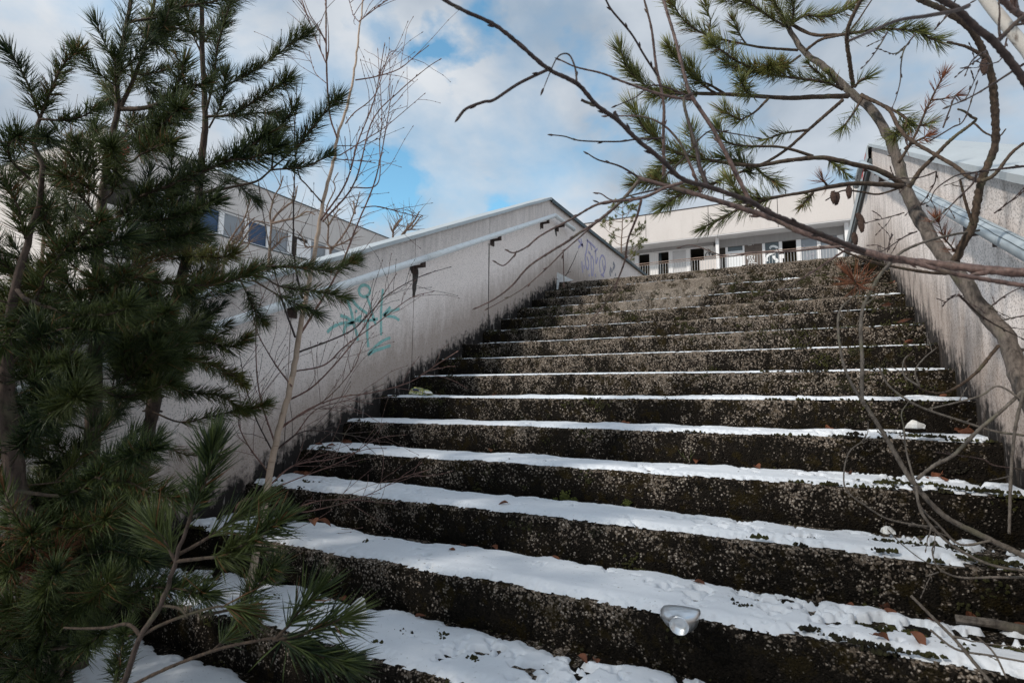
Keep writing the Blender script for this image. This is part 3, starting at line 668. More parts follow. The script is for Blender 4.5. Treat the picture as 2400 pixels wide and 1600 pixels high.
# ------------------------------------------------------------------ trees
def px3(s, d0, d1):
    q = P(s) if isinstance(s, str) else s
    L = np.r_[0, np.cumsum([math.hypot(q[i+1][0]-q[i][0], q[i+1][1]-q[i][1]) for i in range(len(q)-1)])]; L = L/max(L[-1], 1e-6)
    return np.array([at(x, y, d0+(d1-d0)*l) for (x, y), l in zip(q, L)])
def needles(acc, Q, dens, ln, s0=0.0, s1=1.0, ang=(.55, .95), tip=True, width=.00098, curl=.18, up=0.0):
    """fascicles of two needles set spirally along the shoot Q"""
    seg = np.linalg.norm(np.diff(Q, axis=0), axis=1); L = np.r_[0, np.cumsum(seg)]; tot = L[-1]
    n = int(max(8, dens*100*tot*(s1-s0)/2)); s = RNG.uniform(s0, s1, n)
    ph = RNG.uniform(0, 50); den = .35+.95*n_b(s*tot*26+ph, ph)                 # thin and thick stretches along the shoot
    s = s[RNG.random(n) < den*1.25]*tot; nt_ = int(10+n*.10)
    if tip: s = np.concatenate([s, tot*(1-RNG.random(nt_)*.05)])
    n = len(s); p = np.stack([np.interp(s, L, Q[:, i]) for i in range(3)], 1)
    tg = np.gradient(Q, axis=0); t = np.stack([np.interp(s, L, tg[:, i]) for i in range(3)], 1); t /= np.linalg.norm(t, axis=1)[:, None]+1e-9
    rv = RNG.normal(size=(n, 3)); rv[:, 2] += up; rv -= t*(rv*t).sum(1)[:, None]; rv /= np.linalg.norm(rv, axis=1)[:, None]+1e-9
    a = RNG.uniform(ang[0], ang[1], n)*(.80+.45*n_c(s*9+ph, 3.3)); lv = .72+.42*n_a(s*13+ph, 7.7)
    stray = RNG.random(n) < .06; a[stray] *= RNG.uniform(1.2, 1.9, stray.sum())
    if tip: a[-nt_:] *= RNG.uniform(.1, .9, nt_)
    for twin in (0, 1):
        aa = a + RNG.normal(0, .10, n); r2 = rv + RNG.normal(0, .13, (n, 3))
        d = t*np.cos(aa)[:, None] + r2*np.sin(aa)[:, None]; d /= np.linalg.norm(d, axis=1)[:, None]
        l = ln*lv*RNG.uniform(.8, 1.2, n); cv = (t - d*(t*d).sum(1)[:, None])*curl
        acc.append((p, d, cv, l, width*RNG.uniform(.8, 1.2, n)))
def needle_obj(acc, mat, parent):
    if not acc: return
    p, d, cv, l, w = [np.concatenate([a[i] for a in acc]) for i in range(5)]; n = len(p)
    a = np.cross(d, RNG.normal(size=(n, 3))); a /= np.linalg.norm(a, axis=1)[:, None]+1e-9; c = np.cross(d, a)
    mid = p + d*(l*.55)[:, None] + cv*(l*.10)[:, None]; tip = p + d*l[:, None] + cv*(l*.38)[:, None]
    V = np.empty((n, 7, 3))
    for j in range(3):
        an = 2.0944*j; o = (a*math.cos(an)+c*math.sin(an))*w[:, None]
        V[:, j] = p+o*.9; V[:, 3+j] = mid+o
    V[:, 6] = tip; base = (np.arange(n)*7)[:, None]
    quad = np.array([[0, 1, 4, 3], [1, 2, 5, 4], [2, 0, 3, 5]]); tri = np.array([[3, 4, 6], [4, 5, 6], [5, 3, 6]])
    fq = (base[:, None]+quad[None]).reshape(-1, 4); ft = (base[:, None]+tri[None]).reshape(-1, 3)
    me = bpy.data.meshes.new('needles'); me.vertices.add(n*7); me.vertices.foreach_set('co', V.reshape(-1))
    nl = fq.size+ft.size; me.loops.add(nl); me.loops.foreach_set('vertex_index', np.concatenate([fq.ravel(), ft.ravel()]).astype(np.int32))
    nf = len(fq)+len(ft); me.polygons.add(nf)
    st = np.concatenate([np.arange(len(fq))*4, len(fq)*4+np.arange(len(ft))*3]).astype(np.int32)
    me.polygons.foreach_set('loop_start', st); me.update(calc_edges=True); me.validate()
    at_ = me.attributes.new('rnd', 'FLOAT', 'POINT'); at_.data.foreach_set('value', np.repeat(np.clip(RNG.normal(.45+RNG.normal(0, .17), .28, n), 0, 1), 7).astype(np.float32))
    return link('needles', me, mat, parent, kind='stuff')
def rough_line(Q, amp):
    Q = Q.copy(); n = len(Q); Q[1:-1] += RNG.normal(0, amp, (n-2, 3)); return Q
class Tree:
    def __init__(s, name, base, label, cat, group=None): s.o = thing(name, base, label, cat, group); s.count = 0; s.thin = 1
    def trunk(s, pts, r, mat, n=12, rough=.10, knots=0):
        Q = spline(pts, max(10, 7*len(pts))); rr = np.interp(np.linspace(0, 1, len(Q)), np.linspace(0, 1, len(r)), r); s.Q = Q; s.R = rr
        b = MB(); b.tube(rough_line(Q, .0015), rr, n, rough)
        for _ in range(knots):
            i = RNG.integers(2, len(Q)-2); v = RNG.normal(size=3); v /= np.linalg.norm(v); p = Q[i]+v*rr[i]*.6
            b.tube([p, p+v*rr[i]*.9], [rr[i]*.35, rr[i]*.12], 5)
        return b.build('trunk', mat, s.o, smooth=True)
    def bough(s, pts, r0, r1, mat, nd=None, nmat=None, subs=(), rough=.12, n=6, twigs=None, side=None, name='branch', buds=0):
        """one bough: its wood, its side shoots (subs) and its needles"""
        Q = spline(pts, max(8, (6 if nd else 13)*len(pts))); acc = []; b = MB()
        if not nd and r0 > .0028: rough = max(rough, .16)
        if s.thin != 1: r0, r1 = r0*s.thin, max(.0016, r1*s.thin)
        b.tube(Q, np.linspace(r0, r1, len(Q)), n, rough)
        if nd: needles(acc, Q, **nd)
        for sp, k in subs:
            q = spline(sp, 8); b.tube(q, np.linspace(r1*1.1+.0006, .0012, 8), 5, .1)
            if nd: needles(acc, q, **{**nd, **k})
        if side:                                          # automatic side shoots
            m_, lo, hi, l0 = side; seg = np.linalg.norm(np.diff(Q, axis=0), axis=1).sum()
            for f in np.linspace(lo, hi, m_):
                i = int(f*(len(Q)-1)); t = Q[min(i+1, len(Q)-1)]-Q[max(i-1, 0)]; t /= np.linalg.norm(t)
                v = RNG.normal(size=3); v[2] += .35; v -= t*np.dot(v, t); v /= np.linalg.norm(v); dr_ = t*.75+v*.75; dr_ /= np.linalg.norm(dr_)
                l = l0*RNG.uniform(.6, 1.15)*(1.1-.4*f); q = spline([Q[i], Q[i]+dr_*l*.5, Q[i]+dr_*l+np.array([0, 0, l*.14])], 7)
                b.tube(q, np.linspace(r1*1.0+.0008, .0012, 7), 5, .1)
                if nd: needles(acc, q, **{**nd, 's0': .15, 's1': 1.0})
        if twigs:                                         # bare twigs with buds
            m_, l0 = twigs
            for f in RNG.uniform(.15, .95, m_):
                i = int(f*(len(Q)-2)); t = Q[i+1]-Q[i]; t /= np.linalg.norm(t)+1e-9; v = RNG.normal(size=3); v -= t*np.dot(v, t); v /= np.linalg.norm(v)
                l = l0*RNG.uniform(.4, 1.2); d_ = t*RNG.uniform(.5, .9)+v*.7+np.array([0, 0, .25]); d_ /= np.linalg.norm(d_)
                K = [Q[i]]; 
                for q_ in range(4): d_ = d_+RNG.normal(0, .13, 3); d_ /= np.linalg.norm(d_); K.append(K[-1]+d_*l/4)
                K = spline(K, 9); b.tube(K, np.linspace(max(.00095, r1*.85), .0008, 9), 4)
                for j in (3, 6, 8): bud(b, K[j], d_, .0032)
        if buds:
            seg = np.linspace(.12, 1, buds)
            for f in seg:
                i = min(int(f*(len(Q)-1)), len(Q)-2); t = Q[i+1]-Q[i]; t /= np.linalg.norm(t)+1e-9; v = RNG.normal(size=3); v -= t*np.dot(v, t); v /= np.linalg.norm(v)
                rr = r0+(r1-r0)*f; bud(b, Q[i]+v*rr*.7, t*.9+v*.35 if f < .99 else t, max(.004, rr*1.25))
        o = b.build(name, mat, s.o, smooth=True); s.count += 1
        if acc: needle_obj(acc, nmat or M_NEED, o)
        return o
def bud(b, p, d, r):
    d = d/np.linalg.norm(d); b.tube([p-d*r*.6, p+d*r*.5, p+d*r*1.6, p+d*r*2.6], [r*.35, r*.55, r*.42, r*.08], 5)
ND = dict(dens=17, ln=.075)
def shoots(tree, rows, mat, nmat=M_NEED, base=ND, r=(.006, .003)):
    for row in rows:
        s, d0, d1 = row[:3]; kw = dict(row[3]) if len(row) > 3 else {}
        nd = {**base, **kw.pop('nd', {})}; nm = kw.pop('nmat', nmat); rr = kw.pop('r', r)
        tree.bough(px3(s, d0, d1), rr[0], rr[1], mat, nd=nd if nd.get('dens', 1) else None, nmat=nm, **kw)

def filler(tree, mat, nmat, n, y_lo, y_hi, lmin, lmax, keep, nd, seed):
    """boughs all round the trunk, in whorls, kept out of the open part of the stairs"""
    g = np.random.default_rng(seed); Q = tree.Q; made = 0; tries = 0
    while made < n and tries < n*14:
        tries += 1; i = g.integers(int(len(Q)*y_lo), int(len(Q)*y_hi)); p = Q[i]; az = g.uniform(0, 2*np.pi); l = g.uniform(lmin, lmax)
        d = np.array([math.cos(az), math.sin(az), g.uniform(.0, .55)]); d /= np.linalg.norm(d)
        K = [p, p+d*l*.5+np.array([0, 0, -.03*l]), p+d*l+np.array([0, 0, .10*l])]
        if K[-1][0] < .05 or K[1][0] < .05: continue
        uv = [pj(k) for k in K]
        if any(u[2] < .75 for u in uv) or not keep(uv[-1]) or not keep(uv[1]): continue
        tree.bough(K, .007*l+.002, .0025, mat, nd={**nd, 's0': .3}, nmat=nmat, side=(int(3+l*9), .35, .9, .16)); made += 1

G_PINES = 'young pines crowding the wall side of the stairs'
# --- pine with the trunk leaning past the handrail
pb = [at(300, 1330, 2.35), at(312, 1212, 2.33), at(357, 967, 2.3), at(368, 847, 2.3), at(406, 730, 2.3), at(451, 548, 2.3), at(465, 452, 2.3), at(478, 330, 2.3), at(481, 270, 2.3), at(474, 120, 2.3), at(472, -80, 2.3)]
g0 = pb[0].copy(); g0[2] = math.floor((g0[1])/T)*RS; pb = [g0-np.array([0, 0, .05])] + pb
pine_b = Tree('pine_tree', g0, 'slender pine leaning past the handrail with long boughs reaching to the birch', 'pine tree', G_PINES)
pine_b.thin = .66
pine_b.trunk(pb, [.030, .029, .027, .024, .021, .018, .0145, .011, .009, .007], M_PBARK, knots=24)
shoots(pine_b, [
    ('481,270 500,190 510,110 530,40 548,-30', 2.3, 2.15, dict(nd=dict(ln=.075, s0=.15, up=.3), r=(.008, .004))),
    ('498,215 560,185 620,150 680,105 712,83', 2.28, 2.2, dict(nd=dict(s0=.22, up=.4))),
    ('483,272 540,268 600,235 650,205 672,188', 2.3, 2.05, dict(nd=dict(s0=.2))),
    ('483,275 560,270 610,264 645,268', 2.3, 2.3, dict(nd=dict(s0=.35))),
    ('474,130 452,80 440,30 432,-20', 2.3, 2.25, dict(nd=dict(s0=.2))),
    ('476,100 520,45 556,-20', 2.3, 2.4),
    ('490,300 520,240 528,180', 2.3, 2.2, dict(nd=dict(s0=.2))),
    ('470,455 551,437 603,424 637,396 702,337 757,269 792,234', 2.3, 2.12, dict(nd=dict(s0=.55, up=.4), r=(.008, .003))),
    ('637,394 644,327 664,290 688,253', 2.2, 2.1, dict(nd=dict(s0=.25))),
    ('637,398 690,394 723,389 770,366', 2.2, 2.2, dict(nd=dict(s0=.15, up=.6))),
    ('465,455 510,440 545,425 600,470', 2.3, 2.5, dict(nd=dict(s0=.3))),
    ('455,540 396,603 450,600 516,604 545,592', 2.28, 2.0, dict(nd=dict(s0=.45), nmat=M_NEEDR)),
    ('430,640 480,668 534,660 613,627 689,626 775,634 830,612', 2.25, 2.15, dict(nd=dict(s0=.18, up=.3), r=(.008, .003))),
    ('613,645 660,672 735,682 800,694', 2.2, 2.2, dict(nd=dict(s0=.25))),
    ('590,655 650,690 700,715 738,732', 2.2, 2.2, dict(nd=dict(s0=.4))),
    ('560,650 580,690 600,735 612,748', 2.2, 2.1, dict(nd=dict(s0=.3))),
    ('406,730 440,690 470,662', 2.28, 2.1, dict(nd=dict(s0=.3))),
    ('400,750 470,792 530,812 575,795', 2.28, 2.15, dict(nd=dict(s0=.2))),
    ('372,850 450,845 510,862 555,884', 2.28, 2.1, dict(nd=dict(s0=.15))),
    ('530,872 556,886 572,900', 2.1, 2.05, dict(nmat=M_NEEDY, nd=dict(dens=20, ln=.05, ang=(.4, 1.4)))),
    ('366,880 430,915 520,930 560,955', 2.28, 2.2, dict(nd=dict(s0=.2))),
    ('358,965 424,989 491,976 580,958 622,948', 2.28, 2.2, dict(nd=dict(s0=.25))),
    ('345,1010 420,1060 500,1070', 2.28, 2.3, dict(nd=dict(s0=.3, dens=8))),
], M_TWIGP)

# --- tall pine that forks near the roof corner
pc = [at(205, 1330, 1.95), at(215, 1150, 1.95), at(222, 900, 1.95), at(228, 650, 1.95), at(240, 450, 1.95), at(262, 327, 1.95), at(276, 262, 1.95), at(272, 200, 1.95), at(284, 110, 1.95), at(302, 35, 1.95), at(318, -80, 1.95)]
g0 = pc[0].copy(); g0[2] = math.floor(g0[1]/T)*RS
pine_c = Tree('pine_tree', g0, 'tall dense pine forking in front of the grey block with its roof corner', 'pine tree', G_PINES)
pine_c.thin = .66
pine_c.trunk([g0-np.array([0, 0, .05])]+pc, [.027, .026, .025, .024, .022, .019, .014, .009, .007, .006], M_PBARK, knots=30)
shoots(pine_c, [
    ('276,262 272,200 284,110 302,35 316,-40', 1.94, 1.9, dict(nd=dict(s0=.05, ln=.07, dens=8), r=(.004, .003))),
    ('278,258 305,205 330,140 350,70 362,0 368,-50', 1.95, 2.05, dict(nmat=M_NEEDR, nd=dict(s0=.1, dens=9), r=(.011, .007))),
    ('300,52 370,40 430,16 500,4 560,-20', 1.95, 1.95, dict(nd=dict(s0=.15, up=.4), r=(.008, .004))),
    ('284,256 345,252 400,228 445,205 478,196', 1.95, 1.85, dict(nd=dict(s0=.45), r=(.013, .005))),
    ('400,228 420,190 430,150', 1.9, 1.8, dict(nd=dict(s0=.1))),
    ('340,120 380,70 400,20', 2.0, 2.0),
    ('262,330 300,380 345,343 370,306 408,266 424,252', 1.9, 1.5, dict(nd=dict(s0=.45, dens=19, ln=.078))),
    ('325,365 370,343 400,334', 1.6, 1.55, dict(nd=dict(dens=19))),
    ('240,470 262,452 268,420 272,378 262,345', 1.8, 1.45, dict(nd=dict(s0=.3, dens=20, ln=.068))),
    ('232,560 320,468 395,436 465,406 544,372 622,318', 1.85, 1.5, dict(nd=dict(s0=.15, dens=19, ln=.074, up=.2), r=(.010, .004))),
    ('540,375 580,372 622,360 648,345', 1.55, 1.5, dict(nd=dict(dens=19))),
    ('236,520 190,460 150,425 112,392', 1.85, 1.7, dict(nd=dict(s0=.2))),
    ('240,470 205,440 150,412', 1.85, 1.6, dict(nd=dict(s0=.2))),
    ('245,440 240,400 200,402 140,390 72,402', 1.9, 1.75, dict(nd=dict(s0=.3, up=.6))),
    ('230,620 300,650 379,663 470,668 534,660 587,640', 1.85, 1.75, dict(nd=dict(s0=.12, dens=17, up=.3), r=(.010, .004))),
    ('232,560 300,520 380,515 440,500 500,470', 1.8, 1.6, dict(nd=dict(s0=.2, dens=20))),
    ('232,600 300,580 390,560 450,545', 1.8, 1.7, dict(nd=dict(s0=.2, dens=20))),
    ('228,700 300,690 370,705 440,690', 1.9, 1.8, dict(nd=dict(s0=.2))),
    ('226,760 300,760 372,742 392,730', 1.85, 1.55, dict(nd=dict(s0=.3, dens=19))),
    ('224,840 290,830 350,850 430,840', 1.9, 1.9, dict(nd=dict(s0=.25))),
    ('222,900 280,930 330,920 400,900', 1.9, 1.8, dict(nd=dict(s0=.25))),
], M_TWIGP)
left_keep = lambda u: u[0] < 470-.00*u[1] and u[1] > 300 and not (u[1] > 640 and u[0] > 420) and not (380 < u[0] and 930 < u[1] < 1050) and not (u[0] < 110 and u[1] < 420)
filler(pine_c, M_TWIGP, M_NEED, 31, .12, .72, .22, .55, left_keep, dict(dens=11, ln=.07), 5)
filler(pine_c, M_TWIGP, M_NEED, 8, .72, .93, .10, .22, lambda u: 235 < u[0] < 470 and u[1] > 10, dict(dens=11, ln=.065), 15)
filler(pine_b, M_TWIGP, M_NEED, 13, .15, .62, .2, .38, lambda u: u[0] < 520 and 520 < u[1] < 960, dict(dens=9, ln=.062), 6)

# --- near pine at the frame edge
pa = [at(140, 1640, 1.6), at(95, 1400, 1.58), at(45, 1168, 1.58), at(16, 900, 1.58), at(30, 700, 1.58), at(80, 520, 1.6), at(100, 400, 1.6), at(78, 335, 1.6), at(93, 279, 1.6)]
g0 = pa[0].copy(); g0[2] = math.floor(g0[1]/T)*RS
pine_a = Tree('pine_tree', g0, 'near dark pine with bushy boughs filling the lower corner of the stairs', 'pine tree', G_PINES)
pine_a.thin = .66
pine_a.trunk([g0-np.array([0, 0, .05])]+pa, [.036, .035, .033, .03, .024, .016, .010, .007, .005], M_PBARK, knots=30)
shoots(pine_a, [
    ('93,279 72,215 50,165 20,122', 1.6, 1.5, dict(nd=dict(ln=.06, s0=.05))),
    ('93,279 120,210 150,150 182,122', 1.6, 1.5, dict(nd=dict(ln=.062, s0=.08))),
    ('93,279 150,282 195,272 218,258', 1.6, 1.55, dict(nd=dict(ln=.06, s0=.3))),
    ('78,335 95,318 112,325', 1.6, 1.5, dict(nd=dict(ln=.055))),
    ('70,420 30,380 20,345 45,318', 1.55, 1.4, dict(nd=dict(dens=19, s0=.3))),
    ('60,560 40,480 10,430 -20,400', 1.55, 1.45, dict(nd=dict(dens=19))),
    ('40,680 76,710 114,638 152,583 193,548 238,515', 1.55, 1.3, dict(nd=dict(dens=20, s0=.25, ln=.064), r=(.009, .004))),
    ('150,590 200,580 250,570 290,555', 1.4, 1.35, dict(nd=dict(dens=20))),
    ('60,700 140,730 200,740 262,735 305,716', 1.5, 1.3, dict(nd=dict(dens=20, s0=.15, ln=.078), r=(.008, .004))),
    ('70,708 40,760 5,812', 1.5, 1.35, dict(nd=dict(dens=19))),
    ('20,860 80,800 150,770 230,775', 1.5, 1.35, dict(nd=dict(dens=17, s0=.2))),
    ('17,900 60,880 110,860 170,850', 1.5, 1.3, dict(nd=dict(dens=19, s0=.15, ln=.064))),
    ('20,960 90,940 150,905 180,880', 1.5, 1.3, dict(nd=dict(dens=19, s0=.2))),
    ('25,1090 60,1030 92,990 135,958 185,925', 1.5, 1.2, dict(nd=dict(dens=20, s0=.2, ln=.078))),
    ('35,1150 150,1160 225,1118 282,1080 362,1048', 1.5, 1.2, dict(nd=dict(dens=20, s0=.3, ln=.078), r=(.008, .004))),
    ('225,1118 300,1130 350,1152 405,1165', 1.3, 1.2, dict(nd=dict(dens=19))),
    ('45,1170 110,1220 180,1240 250,1215', 1.5, 1.3, dict(nd=dict(dens=19, s0=.2))),
    ('60,1260 130,1280 200,1300 270,1290 340,1312', 1.5, 1.25, dict(nd=dict(dens=17, s0=.2))),
    ('70,1290 110,1330 140,1300', 1.4, 1.3, dict(nmat=M_NEEDD, nd=dict(dens=9))),
    ('20,1230 60,1300 120,1340', 1.45, 1.3, dict(nmat=M_NEEDD, nd=dict(dens=9))),
    ('110,1500 105,1440 110,1385 132,1335', 1.4, 1.15, dict(nd=dict(dens=20, ln=.078))),
    ('120,1490 60,1440 20,1420', 1.4, 1.3, dict(nd=dict(dens=19))),
    ('110,1470 180,1420 220,1400 260,1360', 1.4, 1.25, dict(nd=dict(dens=19, s0=.2))),
    ('120,1520 200,1510 240,1480', 1.4, 1.3, dict(nd=dict(dens=19, s0=.3))),
    ('260,1420 330,1380 400,1378 480,1390', 1.35, 1.2, dict(nd=dict(dens=19, s0=.1))),
    ('270,1600 284,1530 292,1480', 1.25, 1.15, dict(nd=dict(dens=19, ln=.05))),
    ('480,1440 560,1420 604,1372 642,1328', 1.35, 1.25, dict(nd=dict(dens=17, s0=.3))),
    ('30,1380 10,1330 -10,1290', 1.4, 1.3, dict(nd=dict(dens=19))),
], M_TWIGP)
filler(pine_a, M_TWIGP, M_NEED, 34, .08, .74, .22, .5, lambda u: u[0] < 330 and u[1] > 480 and not (u[1] > 1440 and u[0] > 200) and u[2] > .95, dict(dens=11, ln=.07), 8)

# --- sapling in front
d_pts = [at(270, 1690, 1.05), at(295, 1596, 1.05), at(330, 1489, 1.05), at(379, 1418, 1.05), at(411, 1315, 1.03), at(446, 1212, 1.02), at(487, 1110, 1.0), at(496, 1050, 1.0)]
g0 = at(262, 1760, 1.08); g0[2] = math.floor(g0[1]/T)*RS
sap = Tree('pine_sapling', g0, 'small bright green pine sapling with a bare stem in front of the snow', 'pine sapling')
sap.thin = .6
sap.trunk([g0-np.array([0, 0, .05])]+d_pts, [.0085, .0078, .0070, .0062, .0054, .0045, .0034, .002], M_PBARK, knots=8)
SN = dict(dens=17, ln=.078, ang=(.3, .75), width=.00125)
shoots(sap, [
    ('440,1232 450,1200 472,1150 487,1110 498,1045', 1.02, .98, dict(nd=dict(s0=.1))),
    ('411,1315 470,1308 522,1300 580,1270 622,1242 655,1222', 1.03, .95, dict(nd=dict(s0=.3))),
    ('411,1315 390,1275 362,1235', 1.03, 1.05, dict(nd=dict(s0=.15))),
    ('415,1300 470,1270 540,1225 590,1190', 1.03, 1.1, dict(nd=dict(s0=.35))),
    ('379,1418 420,1425 440,1448', 1.05, 1.0, dict(nd=dict(dens=0), r=(.005, .003))),
    ('330,1489 300,1462 250,1470 190,1472 150,1470', 1.05, 1.1, dict(nd=dict(dens=0), r=(.006, .003))),
    ('330,1489 380,1462 446,1438 520,1420 570,1432', 1.05, 1.05, dict(nd=dict(s0=.8), r=(.006, .003))),
    ('300,1610 370,1575 446,1543 520,1518 589,1503 647,1496 700,1518 760,1540 800,1550', 1.05, .98, dict(nd=dict(s0=.72, dens=19), r=(.0065, .003))),
    ('647,1496 680,1460 705,1425 738,1392', 1.0, 1.0, dict(nd=dict(s0=.2, dens=11))),
    ('640,1498 690,1490 750,1470 800,1450', 1.0, 1.0, dict(nd=dict(s0=.4, dens=11))),
    ('500,1525 545,1480 570,1455', 1.02, 1.1, dict(nd=dict(s0=.2, dens=19))),
], M_TWIGP, M_NEED, SN, (.006, .0028))

# --- young birch
bt = '536,1587 567,1436 594,1324 625,1150 647,1034 681,905 702,779 730,634 757,479 784,368 790,324 817,234 833,148 843,62 851,0 856,-60'
Qb = px3(bt, 2.05, 2.65)
g0 = at(520, 1650, 2.0); g0[2] = math.floor(g0[1]/T)*RS
bir = Tree('birch_sapling', g0, 'thin bare birch sapling with a cream stem in front of the teal graffiti', 'birch sapling')
bir.trunk([g0-np.array([0, 0, .04])]+list(Qb), [.0145, .0143, .0135, .0125, .0115, .010, .0085, .0068, .0055, .004, .003], M_BIRCH, n=12, rough=.04, knots=0)
BR = [('790,324 772,262 765,138 764,0 764,-40', .0042, .003, 2), ('764,148 741,93 707,0', .003, .002, 3), ('764,195 738,169 724,122', .002, .001, 1),
 ('755,475 720,435 700,408 690,330 696,200', .004, .0015, 3), ('833,188 880,180 935,162 975,130 1005,107', .003, .0012, 2), ('842,50 870,28 908,0', .0025, .0015, 1),
 ('842,52 828,35 818,0', .002, .0015, 1), ('752,516 810,430 840,330 878,230 902,100', .0045, .0012, 4), ('756,520 830,430 872,285 935,215 1000,160 1035,137', .0045, .0012, 5),
 ('810,290 830,265 880,220 910,130 930,118', .003, .001, 3), ('795,365 860,325 900,300 960,250 997,218', .003, .001, 3), ('820,440 885,430 890,330 895,270 885,113', .003, .001, 3),
 ('783,373 850,378 878,382', .0025, .001, 1), ('790,342 850,340 885,325', .002, .001, 1), ('700,790 790,640 840,520 880,420 905,300 920,200', .006, .0015, 5),
 ('846,487 885,484 940,498 988,510', .0028, .0012, 1), ('710,700 695,640 688,560 690,420 700,300', .0055, .0015, 4), ('692,790 660,700 640,620 620,520 605,430', .005, .0015, 4),
 ('684,905 640,845 600,770 590,700', .004, .0012, 3), ('700,825 780,795 830,770 870,730 910,690 985,648 1058,625', .0048, .001, 5), ('690,870 760,855 810,810 880,760 960,700 1018,682', .0042, .001, 4),
 ('672,940 740,900 830,800 880,720 905,680 930,640', .0045, .001, 5), ('655,1000 700,975 770,930 830,860 850,800', .004, .001, 4), ('650,1010 720,960 800,930 870,920 960,895 1030,850 1074,822', .004, .001, 3),
 ('640,1060 600,980 575,900 560,820', .004, .001, 4), ('645,1040 610,930 600,830 605,730 640,640', .0045, .001, 4), ('640,1060 700,1015 760,1010 880,1030', .0035, .001, 3),
 ('628,1140 690,1090 780,1075 860,1052 906,1050', .004, .001, 4), ('625,1150 700,1120 800,1080 880,1030 950,1018', .0035, .001, 3), ('618,1190 690,1200 760,1190 860,1160 940,1120 1005,1100', .0035, .001, 4),
 ('600,1290 680,1250 740,1245 820,1238', .003, .001, 3), ('605,1270 650,1220 720,1180 800,1170 930,1180', .003, .001, 3), ('632,1110 580,1040 560,980 590,900', .004, .001, 4),
 ('560,1470 640,1450 740,1455 900,1440', .0025, .001, 3), ('640,1060 690,1020 740,960 820,935 900,900', .0035, .001, 3), ('625,1160 560,1180 545,1240 548,1290', .006, .004, 0)]
for s_, r0, r1, m_ in BR:
    bir.bough(px3(s_, 2.25+.25*RNG.random(), 2.2+.5*RNG.random()), r0*.9, r1*1.25, M_BTWIG if RNG.random() < .75 else M_DTWIG, twigs=(2*m_+2, .24) if m_ else None, buds=7, rough=.03)

